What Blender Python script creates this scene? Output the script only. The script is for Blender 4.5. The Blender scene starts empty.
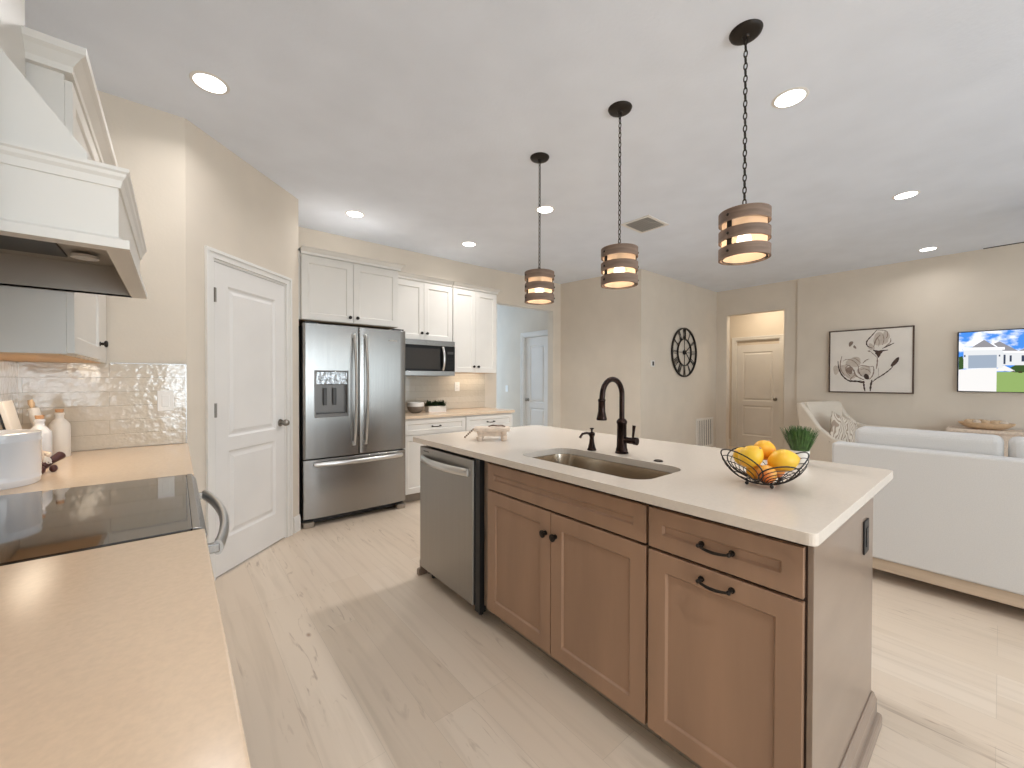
import bpy, bmesh, math, random
from math import pi, sin, cos, radians
from mathutils import Vector, Matrix
from mathutils.geometry import tessellate_polygon
random.seed(7)
S = bpy.context.scene
COL = S.collection

def lin(c):
    c /= 255.0
    return c/12.92 if c <= .04045 else ((c+.055)/1.055)**2.4
def rgb(r, g, b): return (lin(r), lin(g), lin(b), 1.0)

# ---------------------------------------------------------------- camera
cam_d = bpy.data.cameras.new('camera'); cam = bpy.data.objects.new('camera', cam_d); COL.objects.link(cam)
S.camera = cam
cam_d.sensor_width = 36; cam_d.lens = 36*405.57/1024; cam_d.clip_start = .02
EYE = Vector((0, 0, 1.29))
_F = Vector((.63828, .76973, -.01028)); _R = Vector((.76979, -.63830, .00217)); _U = _R.cross(_F)
M = Matrix(((_R.x, _U.x, -_F.x, EYE.x), (_R.y, _U.y, -_F.y, EYE.y), (_R.z, _U.z, -_F.z, EYE.z), (0, 0, 0, 1)))
cam.matrix_world = M

# ---------------------------------------------------------------- view, world, large lights
S.view_settings.view_transform = 'Standard'; S.view_settings.look = 'None'
S.view_settings.gamma = 1; S.view_settings.use_curve_mapping = False
S.view_settings.exposure = 0.38
S.cycles.max_bounces = 10; S.cycles.diffuse_bounces = 7; S.cycles.glossy_bounces = 4
S.cycles.transparent_max_bounces = 8; S.cycles.transmission_bounces = 6
S.cycles.sample_clamp_indirect = 6
S.cycles.caustics_reflective = False; S.cycles.caustics_refractive = False
w = bpy.data.worlds.new('world'); S.world = w; w.use_nodes = True
bg = w.node_tree.nodes['Background']
sky = w.node_tree.nodes.new('ShaderNodeTexSky'); sky.sky_type = 'NISHITA'
sky.sun_elevation = radians(50); sky.sun_rotation = radians(20); sky.sun_disc = False
w.node_tree.links.new(sky.outputs[0], bg.inputs[0]); bg.inputs[1].default_value = .12

def area(name, loc, look, sx, sy, power, col, shape='RECTANGLE', spread=180):
    d = bpy.data.lights.new(name, 'AREA'); d.shape = shape; d.size = sx
    if shape in ('RECTANGLE', 'ELLIPSE'): d.size_y = sy
    d.energy = power; d.color = col; d.spread = radians(spread)
    o = bpy.data.objects.new(name, d); COL.objects.link(o); o.location = loc
    o.rotation_euler = Vector(look).to_track_quat('-Z', 'Y').to_euler()
    return o
# daylight through the sliding glass of the rear wall and from the hallway
area('daylight_rear', (3.6, -4.28, 1.25), (0, 1, .10), 5.4, 2.2, 78, (.80, .91, 1.0))
area('kitchen_fill', (.7, -4.28, 1.45), (0, 1, .10), 1.7, 1.5, 84, (.80, .91, 1.0))  # unseen fill lamp added to brighten the kitchen aisle, no window of its own
area('daylight_hall', (4.1, 7.3, 1.5), (.1, -1, 0), 1.0, 1.8, 30, (.50, .72, 1.0))
area('lamp_alcove', (7.85, 2.7, 2.78), (0, 0, -1), .16, .16, 8.5, (1, .86, .66), 'DISK')

# ---------------------------------------------------------------- materials
def mat(name, col, rough=.5, metal=0, spec=.5, coat=0, noise=None, bump=None, emit=None, aniso=0, sheen=0):
    m = bpy.data.materials.new(name); m.use_nodes = True
    nt = m.node_tree; b = nt.nodes['Principled BSDF']
    b.inputs['Base Color'].default_value = col; b.inputs['Roughness'].default_value = rough
    b.inputs['Metallic'].default_value = metal; b.inputs['Specular IOR Level'].default_value = spec
    b.inputs['Coat Weight'].default_value = coat; b.inputs['Coat Roughness'].default_value = .06
    if aniso: b.inputs['Anisotropic'].default_value = aniso
    if sheen: b.inputs['Sheen Weight'].default_value = sheen
    if emit: b.inputs['Emission Color'].default_value = emit[0]; b.inputs['Emission Strength'].default_value = emit[1]
    tc = nt.nodes.new('ShaderNodeTexCoord')
    # noise = (scale xyz, amount, detail): value variation of the colour
    n0 = noise or ((3, 3, 3), .03, 2)
    mp = nt.nodes.new('ShaderNodeMapping'); mp.inputs['Scale'].default_value = n0[0]
    nz = nt.nodes.new('ShaderNodeTexNoise'); nz.inputs['Scale'].default_value = 1; nz.inputs['Detail'].default_value = n0[2]
    mr = nt.nodes.new('ShaderNodeMapRange'); mr.inputs['To Min'].default_value = 1-n0[1]; mr.inputs['To Max'].default_value = 1+n0[1]
    mr.inputs['From Min'].default_value = .3; mr.inputs['From Max'].default_value = .7
    mx = nt.nodes.new('ShaderNodeVectorMath'); mx.operation = 'SCALE'; mx.inputs[0].default_value = col[:3]
    L = nt.links.new
    L(tc.outputs['Object'], mp.inputs[0]); L(mp.outputs[0], nz.inputs['Vector']); L(nz.outputs['Fac'], mr.inputs['Value'])
    L(mr.outputs[0], mx.inputs['Scale']); L(mx.outputs[0], b.inputs['Base Color'])
    if bump:   # (scale xyz, strength, distance)
        mp2 = nt.nodes.new('ShaderNodeMapping'); mp2.inputs['Scale'].default_value = bump[0]
        n2 = nt.nodes.new('ShaderNodeTexNoise'); n2.inputs['Scale'].default_value = 1; n2.inputs['Detail'].default_value = 3
        bp = nt.nodes.new('ShaderNodeBump'); bp.inputs['Strength'].default_value = bump[1]; bp.inputs['Distance'].default_value = bump[2]
        L(tc.outputs['Object'], mp2.inputs[0]); L(mp2.outputs[0], n2.inputs['Vector']); L(n2.outputs['Fac'], bp.inputs['Height'])
        L(bp.outputs[0], b.inputs['Normal'])
    return m

WALL = mat('wall_paint', rgb(216, 205, 190), .85, bump=((60, 60, 60), .12, .004))
CEIL = mat('ceiling_paint', rgb(226, 232, 242), .9, bump=((45, 45, 45), .25, .004))
TRIM = mat('trim_paint', rgb(226, 223, 218), .38)
CAB = mat('white_cabinet_paint', rgb(224, 220, 213), .38)
DOORP = mat('door_paint', rgb(226, 223, 219), .45)
WOODC = mat('brown_stained_maple', rgb(156, 124, 100), .42, noise=((9, 9, 1.4), .10, 5), coat=.12)
WOODD = mat('dark_cabinet_shadow_wood', rgb(58, 40, 29), .5, noise=((9, 9, 1.4), .1, 4))
WOODE = mat('stained_end_panel', rgb(136, 118, 103), .33, noise=((2, 2, 7), .10, 5), coat=.2)
QWHITE = mat('white_quartz', rgb(214, 203, 190), .22, spec=.5, noise=((90, 90, 90), .02, 2))
QBEIGE = mat('beige_quartz', rgb(223, 199, 172), .2, spec=.5, noise=((110, 110, 110), .035, 2))
STEEL = mat('brushed_stainless', rgb(156, 154, 151), .27, 1, noise=((160, 160, 1.2), .04, 2), bump=((240, 240, 1.5), .05, .002), aniso=.5)
STEELD = mat('dishwasher_stainless', rgb(160, 156, 150), .38, 1, noise=((160, 160, 1.2), .03, 2))
SATIN = mat('satin_steel_handle', rgb(212, 211, 209), .3, 1)
CHROME = mat('polished_steel', rgb(210, 210, 210), .12, 1)
NICKEL = mat('satin_nickel', rgb(150, 144, 136), .3, 1)
SINKM = mat('sink_steel', rgb(196, 184, 168), .24, 1, noise=((60, 4, 60), .04, 2))
BLACKG = mat('black_glass', rgb(22, 21, 21), .04, spec=.8, coat=.6)
BLACK = mat('black_plastic', rgb(22, 21, 21), .45)
DGREY = mat('dark_grey_plastic', rgb(62, 60, 58), .4)
GREYF = mat('grey_glass_window', rgb(54, 50, 46), .35, spec=.25)
BRONZE = mat('oil_rubbed_bronze', rgb(46, 33, 29), .26, .85, noise=((30, 30, 30), .25, 3))
DBRONZE = mat('dark_bronze', rgb(44, 38, 33), .45, .6)
TAUPE = mat('toe_kick_grey', rgb(150, 138, 124), .6)
HOODIN = mat('hood_liner_grey', rgb(178, 170, 160), .45, .1)
WHITEP = mat('white_plastic', rgb(232, 230, 226), .35)
CERAM = mat('white_ceramic', rgb(226, 226, 228), .1, coat=.6)
CERAMM = mat('matte_white_ceramic', rgb(226, 220, 212), .5)
CERGR = mat('grey_brown_ceramic', rgb(120, 108, 96), .6, noise=((20, 20, 60), .15, 3))
CORK = mat('cork', rgb(196, 150, 110), .8, noise=((90, 90, 90), .15, 3))
LWOOD = mat('light_wood', rgb(206, 176, 142), .6, noise=((6, 30, 30), .12, 4))
WWASH = mat('whitewashed_wood', rgb(214, 196, 178), .75, noise=((12, 60, 60), .12, 4))
GWOOD = mat('weathered_grey_wood', rgb(124, 104, 90), .7, noise=((8, 8, 70), .22, 5))
DREDW = mat('dark_red_wood', rgb(66, 26, 24), .5)
SOFA = mat('white_linen', rgb(198, 195, 191), .95, noise=((200, 200, 200), .04, 2), bump=((350, 350, 350), .2, .002), sheen=.2)
CHAIRF = mat('cream_upholstery', rgb(216, 204, 188), .9, noise=((120, 120, 120), .04, 2), sheen=.2)
BASEW = mat('washed_oak_plinth', rgb(180, 160, 138), .7, noise=((30, 2, 30), .15, 4))
LEAF = mat('green_leaf', rgb(66, 98, 44), .5, noise=((60, 60, 60), .35, 3))
LEAFD = mat('dark_green_leaf', rgb(44, 60, 34), .45, noise=((60, 60, 60), .35, 3))
SOIL = mat('soil', rgb(50, 38, 28), .9)
IRON = mat('black_iron', rgb(34, 30, 28), .5, .3)
FRAMEB = mat('dark_bronze_frame', rgb(84, 66, 54), .5, .2)
CANVAS = mat('canvas_white', rgb(226, 219, 210), .8, bump=((400, 400, 400), .1, .001), noise=((5, 5, 5), .04, 4))
INK = mat('ink_dark_taupe', rgb(74, 56, 48), .8, noise=((30, 30, 30), .35, 4))
INKM = mat('ink_mid_taupe', rgb(140, 122, 110), .8, noise=((30, 30, 30), .2, 4))
INKL = mat('ink_pale_wash', rgb(196, 184, 172), .8, noise=((20, 20, 20), .1, 4))
UCWOOD = mat('cabinet_underside_maple', rgb(222, 186, 146), .5)
GRILLE = mat('white_grille', rgb(228, 223, 215), .5)
VDARK = mat('vent_dark', rgb(70, 64, 58), .8)
DIM = mat('grey_vent_blade', rgb(190, 186, 180), .5)

def emis(name, col, st):
    m = bpy.data.materials.new(name); m.use_nodes = True; nt = m.node_tree
    for n in list(nt.nodes):
        if n.type != 'OUTPUT_MATERIAL': nt.nodes.remove(n)
    e = nt.nodes.new('ShaderNodeEmission'); e.inputs[0].default_value = col; e.inputs[1].default_value = st
    nt.links.new(e.outputs[0], [n for n in nt.nodes if n.type == 'OUTPUT_MATERIAL'][0].inputs[0])
    return m
LENS = emis('lit_downlight_lens', (1, .97, .92, 1), 9)
BULB = emis('lit_bulb', (1, .84, .62, 1), 10)
LEDW = emis('lit_led_strip', (1, .75, .45, 1), 3)

# half see-through frosted liner of the pendants
LINER = bpy.data.materials.new('frosted_liner'); LINER.use_nodes = True
def _liner():
    nt = LINER.node_tree
    for n in list(nt.nodes):
        if n.type != 'OUTPUT_MATERIAL': nt.nodes.remove(n)
    out = nt.nodes[0]
    d = nt.nodes.new('ShaderNodeBsdfDiffuse'); d.inputs[0].default_value = rgb(225, 200, 176)
    t = nt.nodes.new('ShaderNodeBsdfTranslucent'); t.inputs[0].default_value = rgb(228, 200, 172)
    tr = nt.nodes.new('ShaderNodeBsdfTransparent')
    a = nt.nodes.new('ShaderNodeMixShader'); a.inputs[0].default_value = .5
    b = nt.nodes.new('ShaderNodeMixShader'); b.inputs[0].default_value = .4
    nt.links.new(d.outputs[0], a.inputs[1]); nt.links.new(t.outputs[0], a.inputs[2])
    nt.links.new(a.outputs[0], b.inputs[1]); nt.links.new(tr.outputs[0], b.inputs[2]); nt.links.new(b.outputs[0], out.inputs[0])
_liner()

def floor_mat():
    m = bpy.data.materials.new('pale_oak_planks'); m.use_nodes = True; nt = m.node_tree; N = nt.nodes.new; L = nt.links.new
    b = nt.nodes['Principled BSDF']; b.inputs['Roughness'].default_value = .38
    tc = N('ShaderNodeTexCoord'); sp = N('ShaderNodeSeparateXYZ'); L(tc.outputs['Object'], sp.inputs[0])
    cb = N('ShaderNodeCombineXYZ'); L(sp.outputs['Y'], cb.inputs['X']); L(sp.outputs['X'], cb.inputs['Y'])
    br = N('ShaderNodeTexBrick'); L(cb.outputs[0], br.inputs['Vector'])
    br.inputs['Scale'].default_value = 1; br.inputs['Brick Width'].default_value = 1.35; br.inputs['Row Height'].default_value = .185
    br.inputs['Mortar Size'].default_value = .0008; br.inputs['Mortar Smooth'].default_value = .3; br.inputs['Bias'].default_value = 0
    br.inputs['Color1'].default_value = rgb(216, 198, 177); br.inputs['Color2'].default_value = rgb(224, 208, 189)
    br.inputs['Mortar'].default_value = rgb(196, 180, 160); br.offset = .37; br.offset_frequency = 3
    def noise(sc, det, dist=0):
        mp = N('ShaderNodeMapping'); mp.inputs['Scale'].default_value = sc; L(tc.outputs['Object'], mp.inputs[0])
        n = N('ShaderNodeTexNoise'); n.inputs['Scale'].default_value = 1; n.inputs['Detail'].default_value = det
        n.inputs['Distortion'].default_value = dist; L(mp.outputs[0], n.inputs['Vector']); return n.outputs['Fac']
    def ramp(f, a, b2, c0, c1):
        r = N('ShaderNodeMapRange'); r.inputs['From Min'].default_value = a; r.inputs['From Max'].default_value = b2
        r.inputs['To Min'].default_value = c0; r.inputs['To Max'].default_value = c1; r.clamp = True; L(f, r.inputs['Value']); return r.outputs[0]
    def mul(a, bb):
        n = N('ShaderNodeMath'); n.operation = 'MULTIPLY'; L(a, n.inputs[0]); L(bb, n.inputs[1]); return n.outputs[0]
    def mix(fac, a, colr):
        n = N('ShaderNodeMix'); n.data_type = 'RGBA'; L(fac, n.inputs[0]); L(a, n.inputs[6]); n.inputs[7].default_value = colr; return n.outputs[2]
    c = br.outputs['Color']
    c = mix(ramp(noise((22, 1.1, 1), 6, .6), .50, .75, 0, .45), c, rgb(190, 172, 150))     # grain
    c = mix(ramp(noise((1.6, .8, 1), 3), .45, .7, 0, .4), c, rgb(208, 188, 168))
    # fine dark grain cracks, only in some places
    cr = mul(ramp(noise((26, 3.2, 1), 5, 1.6), .60, .70, 0, .55), ramp(noise((2.6, 1.3, 1), 2), .47, .58, 0, 1))
    c = mix(cr, c, rgb(150, 124, 102))
    # knots
    vm = N('ShaderNodeMapping'); vm.inputs['Scale'].default_value = (5.2, 2.8, 1); L(tc.outputs['Object'], vm.inputs[0])
    v = N('ShaderNodeTexVoronoi'); v.inputs['Scale'].default_value = 1; v.inputs['Randomness'].default_value = 1; L(vm.outputs[0], v.inputs['Vector'])
    sc = N('ShaderNodeSeparateColor'); L(v.outputs['Color'], sc.inputs[0])
    kn = mul(ramp(v.outputs['Distance'], .02, .075, 1, 0), ramp(sc.outputs[0], .42, .48, 0, .8))
    c = mix(kn, c, rgb(148, 112, 84))
    L(c, b.inputs['Base Color'])
    bp = N('ShaderNodeBump'); bp.inputs['Strength'].default_value = .25; bp.inputs['Distance'].default_value = .002; bp.invert = True
    L(br.outputs['Fac'], bp.inputs['Height']); L(bp.outputs[0], b.inputs['Normal'])
    return m
FLOOR = floor_mat()

def tile_mat():
    m = bpy.data.materials.new('glossy_taupe_tile'); m.use_nodes = True; nt = m.node_tree; N = nt.nodes.new; L = nt.links.new
    b = nt.nodes['Principled BSDF']; b.inputs['Roughness'].default_value = .1; b.inputs['Coat Weight'].default_value = .4
    tc = N('ShaderNodeTexCoord'); sp = N('ShaderNodeSeparateXYZ'); L(tc.outputs['Object'], sp.inputs[0])
    ad = N('ShaderNodeMath'); L(sp.outputs['X'], ad.inputs[0]); L(sp.outputs['Y'], ad.inputs[1])
    cb = N('ShaderNodeCombineXYZ'); L(ad.outputs[0], cb.inputs['X']); L(sp.outputs['Z'], cb.inputs['Y'])
    br = N('ShaderNodeTexBrick'); L(cb.outputs[0], br.inputs['Vector'])
    br.inputs['Scale'].default_value = 1; br.inputs['Brick Width'].default_value = .61; br.inputs['Row Height'].default_value = .0765
    br.inputs['Mortar Size'].default_value = .0016; br.inputs['Mortar Smooth'].default_value = .2
    br.inputs['Color1'].default_value = rgb(201, 191, 175); br.inputs['Color2'].default_value = rgb(206, 196, 181)
    br.inputs['Mortar'].default_value = rgb(184, 173, 156)
    L(br.outputs['Color'], b.inputs['Base Color'])
    nz = N('ShaderNodeTexNoise'); nz.inputs['Scale'].default_value = 26; nz.inputs['Detail'].default_value = 2
    b1 = N('ShaderNodeBump'); b1.inputs['Strength'].default_value = .5; b1.inputs['Distance'].default_value = .006; L(nz.outputs['Fac'], b1.inputs['Height'])
    L(tc.outputs['Object'], nz.inputs['Vector'])
    b2 = N('ShaderNodeBump'); b2.inputs['Strength'].default_value = .6; b2.inputs['Distance'].default_value = .002; b2.invert = True
    L(br.outputs['Fac'], b2.inputs['Height']); L(b1.outputs[0], b2.inputs['Normal']); L(b2.outputs[0], b.inputs['Normal'])
    return m
TILE = tile_mat()

# ---------------------------------------------------------------- mesh helpers
class MB:
    def __init__(s): s.bm = bmesh.new(); s.T = Matrix.Identity(4)
    def v(s, p): return s.bm.verts.new(s.T @ Vector(p))
    def f(s, vs, mi=0):
        try: fc = s.bm.faces.new(vs); fc.material_index = mi; return fc
        except ValueError: return None
    def box(s, a, b, mi=0):
        x0, y0, z0 = a; x1, y1, z1 = b
        V = [s.v(p) for p in ((x0,y0,z0),(x1,y0,z0),(x1,y1,z0),(x0,y1,z0),(x0,y0,z1),(x1,y0,z1),(x1,y1,z1),(x0,y1,z1))]
        for q in ((0,3,2,1),(4,5,6,7),(0,1,5,4),(1,2,6,5),(2,3,7,6),(3,0,4,7)): s.f([V[i] for i in q], mi)
        return s
    def cyl(s, c, r, h, axis='z', n=24, r2=None, mi=0):
        """cylinder/cone from c along +axis by h"""
        r2 = r if r2 is None else r2
        A = {'x': (Vector((0,1,0)), Vector((0,0,1)), Vector((1,0,0))), 'y': (Vector((0,0,1)), Vector((1,0,0)), Vector((0,1,0))),
             'z': (Vector((1,0,0)), Vector((0,1,0)), Vector((0,0,1)))}[axis] if isinstance(axis, str) else axis
        c = Vector(c)
        B = [s.v(c + A[0]*r*cos(2*pi*i/n) + A[1]*r*sin(2*pi*i/n)) for i in range(n)]
        T = [s.v(c + A[2]*h + A[0]*r2*cos(2*pi*i/n) + A[1]*r2*sin(2*pi*i/n)) for i in range(n)]
        for i in range(n): s.f([B[i], B[(i+1)%n], T[(i+1)%n], T[i]], mi)
        s.f(B[::-1], mi); s.f(T, mi); return s
    def lathe(s, c, prof, n=32, sx=1, sy=1, mi=0, closed=True):
        """prof: list of (r, z) from bottom to top"""
        c = Vector(c); rings = []
        for r, z in prof:
            if r < 1e-5: rings.append([s.v(c + Vector((0, 0, z)))])
            else: rings.append([s.v(c + Vector((r*sx*cos(2*pi*i/n), r*sy*sin(2*pi*i/n), z))) for i in range(n)])
        for a, b in zip(rings, rings[1:]):
            for i in range(n):
                q = [a[i % len(a)], a[(i+1) % len(a)], b[(i+1) % len(b)], b[i % len(b)]]
                u = []
                for x in q:
                    if x not in u: u.append(x)
                if len(u) > 2: s.f(u, mi)
        if closed:
            if len(rings[0]) > 1: s.f(rings[0][::-1], mi)
            if len(rings[-1]) > 1: s.f(rings[-1], mi)
        return s
    def tube(s, pts, r, n=10, closed=False, mi=0, flat=None):
        """sweep a circle (or flat=(a,b) ellipse) along pts; r may be a list"""
        P = [Vector(p) for p in pts]; m = len(P); rings = []; up = None
        for i in range(m):
            if closed: t = (P[(i+1) % m] - P[i-1]).normalized()
            else: t = (P[min(i+1, m-1)] - P[max(i-1, 0)]).normalized()
            if up is None:
                up = Vector((0, 0, 1)) if abs(t.z) < .9 else Vector((1, 0, 0))
            a = (up - t*up.dot(t)).normalized(); up = a; b = t.cross(a)
            rr = r[i] if isinstance(r, (list, tuple)) else r
            fa, fb = flat or (1, 1)
            rings.append([s.v(P[i] + a*rr*fa*cos(2*pi*k/n) + b*rr*fb*sin(2*pi*k/n)) for k in range(n)])
        for i in range(m if closed else m-1):
            A, B = rings[i], rings[(i+1) % m]
            for k in range(n): s.f([A[k], A[(k+1) % n], B[(k+1) % n], B[k]], mi)
        if not closed: s.f(rings[0][::-1], mi); s.f(rings[-1], mi)
        return s
    def prism(s, loops, ax, d0, d1, mi=0):
        """extrude 2-D loops (first outer, rest holes) along ax ('x','y','z') from d0 to d1"""
        def P(p, d):
            return {'z': (p[0], p[1], d), 'y': (p[0], d, p[1]), 'x': (d, p[0], p[1])}[ax]
        flat = [Vector((p[0], p[1], 0)) for l in loops for p in l]
        tris = tessellate_polygon([[Vector((p[0], p[1], 0)) for p in l] for l in loops]) if len(loops) > 1 else None
        A = [s.v(P(p, d0)) for p in flat]; B = [s.v(P(p, d1)) for p in flat]
        if tris is None: s.f(A[::-1], mi); s.f(B, mi)
        else:
            for t in tris: s.f([A[i] for i in t], mi); s.f([B[i] for i in t][::-1], mi)
        k = 0
        for l in loops:
            n = len(l)
            for i in range(n): s.f([A[k+i], A[k+(i+1) % n], B[k+(i+1) % n], B[k+i]], mi)
            k += n
        return s
    def ellip(s, c, rx, ry, rz, n=20, m=12, mi=0, warp=None):
        c = Vector(c); rings = []
        for j in range(m+1):
            a = pi*j/m - pi/2
            if j in (0, m): rings.append([s.v(c + Vector((0, 0, rz*sin(a))))])
            else: rings.append([s.v(c + Vector((rx*cos(a)*cos(2*pi*i/n), ry*cos(a)*sin(2*pi*i/n), rz*sin(a)))) for i in range(n)])
        for a, b in zip(rings, rings[1:]):
            for i in range(n):
                u = []
                for x in (a[i % len(a)], a[(i+1) % len(a)], b[(i+1) % len(b)], b[i % len(b)]):
                    if x not in u: u.append(x)
                s.f(u, mi)
        return s
    def quad(s, pts, mi=0): s.f([s.v(p) for p in pts], mi); return s

def wloc(o):
    p = Vector((0, 0, 0))
    while o: p = p + o.location; o = o.parent
    return p
def obj(name, mb, m, parent=None, bevel=0, smooth=False, seg=2, sub=0, auto=True):
    me = bpy.data.meshes.new(name)
    bmesh.ops.remove_doubles(mb.bm, verts=mb.bm.verts, dist=1e-6)
    bmesh.ops.recalc_face_normals(mb.bm, faces=mb.bm.faces)
    if parent: bmesh.ops.translate(mb.bm, vec=-wloc(parent), verts=mb.bm.verts)
    if smooth:
        for f in mb.bm.faces: f.smooth = True
        for e in mb.bm.edges:
            if len(e.link_faces) == 2 and e.calc_face_angle(0) > .75: e.smooth = False
    mb.bm.to_mesh(me); mb.bm.free()
    for x in (m if isinstance(m, (list, tuple)) else [m]): me.materials.append(x)
    o = bpy.data.objects.new(name, me); COL.objects.link(o)
    if parent: o.parent = parent
    if bevel:
        b = o.modifiers.new('bevel', 'BEVEL'); b.width = bevel; b.segments = seg; b.limit_method = 'ANGLE'; b.angle_limit = radians(40)
        b.harden_normals = False
    if sub:
        q = o.modifiers.new('sub', 'SUBSURF'); q.levels = sub; q.render_levels = sub
    return o
def thing(name, label, cat, loc=(0, 0, 0), group=None):
    o = bpy.data.objects.new(name, None); COL.objects.link(o); o.location = loc; o.empty_display_size = .1
    return tag(o, label, cat, group)
def tag(o, label, cat, group=None):
    o['label'] = label; o['category'] = cat
    if group: o['group'] = group
    return o
def struct(name, mb, m, parent=None, **k):
    o = obj(name, mb, m, parent, **k)
    if not parent: o['kind'] = 'structure'
    return o
def copy_tree(o, parent=None):
    c = o.copy(); COL.objects.link(c)
    if parent: c.parent = parent
    for ch in [x for x in o.children]: copy_tree(ch, c)
    return c
def rrect(x0, y0, x1, y1, r, n=6):
    out = []
    for cx, cy, a0 in ((x1-r, y1-r, 0), (x0+r, y1-r, 90), (x0+r, y0+r, 180), (x1-r, y0+r, 270)):
        for i in range(n+1):
            a = radians(a0 + 90*i/n); out.append((cx + r*cos(a), cy + r*sin(a)))
    return out
def frame(o, u, n):
    """matrix taking local (along u, outwards along n, up) to the world"""
    o, u, n = Vector(o), Vector(u).normalized(), Vector(n).normalized()
    return Matrix(((u.x, n.x, 0, o.x), (u.y, n.y, 0, o.y), (u.z, n.z, 1, o.z), (0, 0, 0, 1)))
def panel(W, H, t, rects, depth=.009, slope=.006, raised=None, T=None):
    """slab W x H x t (front at local y=t) whose front carries recessed rects"""
    mb = MB(); mb.T = T if T is not None else Matrix.Identity(4)
    outer = [(0, 0), (W, 0), (W, H), (0, H)]
    loops = [outer] + [[(a, b), (c, b), (c, d), (a, d)] for a, b, c, d in rects]
    flat = [p for l in loops for p in l]
    V = [mb.v((p[0], t, p[1])) for p in flat]
    for tr in tessellate_polygon([[Vector((p[0], p[1], 0)) for p in l] for l in loops]): mb.f([V[i] for i in tr])
    k = 4
    for a, b, c, d in rects:
        ring = V[k:k+4]; k += 4
        steps = [(slope, t-depth)]
        if raised: steps += [(slope+raised[0], t-depth), (slope+raised[0]+raised[1], t-depth+raised[2])]
        for ins, y in steps:
            nr = [mb.v(p) for p in ((a+ins, y, b+ins), (c-ins, y, b+ins), (c-ins, y, d-ins), (a+ins, y, d-ins))]
            for i in range(4): mb.f([ring[i], ring[(i+1) % 4], nr[(i+1) % 4], nr[i]])
            ring = nr
        mb.f(ring)
    B = [mb.v((p[0], 0, p[1])) for p in outer]
    for i in range(4): mb.f([V[i], V[(i+1) % 4], B[(i+1) % 4], B[i]])
    mb.f(B[::-1]); return mb
def shaker(name, o, u, n, W, H, m, parent, fr=.057, t=.019, **k):
    return obj(name, panel(W, H, t, [(fr, fr, W-fr, H-fr)], T=frame(o, u, n), **k), m, parent, bevel=.0015)
def knob(o, n, parent, m=DBRONZE, r=.0155, name='knob'):
    """round cabinet knob: foot, stem, head"""
    n = Vector(n).normalized(); a = Vector((0, 0, 1)); b = n.cross(a)
    mb = MB(); o = Vector(o)
    P = ((.011, 0, .003), (.006, .003, .012), (.006, .012, .016))
    mb.cyl(o, .010, .003, (a, b, n), 16); mb.cyl(o+n*.003, .006, .012, (a, b, n), 12, .007)
    mb.cyl(o+n*.015, r*.75, .004, (a, b, n), 18, r); mb.cyl(o+n*.019, r, .005, (a, b, n), 18); mb.cyl(o+n*.024, r, .003, (a, b, n), 18, r*.6)
    return obj(name, mb, m, parent, smooth=True)
def pull(o, u, n, L, parent, m=DBRONZE):
    """arched cabinet pull centred at o"""
    o, u, n = Vector(o), Vector(u).normalized(), Vector(n).normalized(); mb = MB(); z = Vector((0, 0, 1))
    for s in (-1, 1):
        mb.cyl(o+u*s*L/2, .009, .004, (u, z, n), 14); mb.cyl(o+u*s*L/2, .0055, .024, (u, z, n), 12)
        mb.ellip(o+u*s*L/2+n*.024, .0065, .0065, .0065, 12, 8)
    mb.tube([o+u*L/2*x+n*(.024+.006*(1-x*x))-z*.005*(1-x*x) for x in [i/8-1 for i in range(17)]], [.0038+.0012*(1-abs(i/8-1)) for i in range(17)], 10)
    return obj('pull', mb, m, parent, smooth=True)
X, Y, Z = Vector((1, 0, 0)), Vector((0, 1, 0)), Vector((0, 0, 1))
CH = 2.82

# ================================================================ the setting
struct('floor', MB().box((-.75, -4.45, -.1), (8.7, 7.6, 0)), FLOOR)
struct('ceiling', MB().box((-.75, -4.45, CH), (8.7, 7.6, CH+.1)), CEIL)
def wallp(name, o, u, n, L, notches=(), holes=(), H=CH, t=.12, m=WALL):
    pts = [(0, 0)]
    for a, b, z in sorted(notches): pts += [(a, 0), (a, z), (b, z), (b, 0)]
    pts += [(L, 0), (L, H), (0, H)]
    mb = MB(); mb.T = frame(o, u, n)
    mb.prism([pts] + [[(a, c), (b, c), (b, d), (a, d)] for a, c, b, d in holes], 'y', -t, 0)
    return struct(name, mb, m)
def base(name, o, u, n, a, b, h=.135):
    mb = MB(); mb.T = frame(o, u, n)
    mb.prism([[(.0005, 0), (.014, 0), (.014, h-.03), (.009, h-.012), (.009, h-.004), (.005, h), (.0005, h)]], 'x', a, b)
    return struct(name, mb, TRIM)
DG = Vector((1, 1, 0)).normalized(); DN = Vector((1, -1, 0)).normalized(); PA = Vector((.05, 3.07, 0))
wallp('wall_left', (-.6, -4.3, 0), Y, X, 7.37+.12)
wallp('wall_range_end', (-.6, 3.07, 0), X, -Y, .65)
PL = (Vector((.81, 3.83, 0)) - PA).length
wallp('wall_pantry', PA, DG, DN, PL, notches=[(.185, .905, 2.06)])
struct('wall_fridge_side', MB().box((.69, 3.83, 0), (.81, 4.5, CH)), WALL)
wallp('wall_back', (.69, 4.5, 0), X, -Y, 4.05, notches=[(3.45-.69, 4.57-.69, 2.37)])
struct('wall_corner', MB().prism([[(4.74, 4.5), (4.93, 3.17), (5.05, 3.29), (4.86, 4.62), (4.74, 4.62)]], 'z', 0, CH), WALL)
wallp('wall_clock', (4.93, 3.17, 0), X, -Y, 2.32)
wallp('wall_living', (7.25, 3.17, 0), -Y, -X, 7.47, notches=[(.17, 1.02, 2.39)])
wallp('wall_media', (7.228, 1.975, 0), -Y, -X, 6.27, t=.022)
wallp('wall_hall_left', (3.45, 4.62, 0), Y, X, 2.8)
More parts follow.
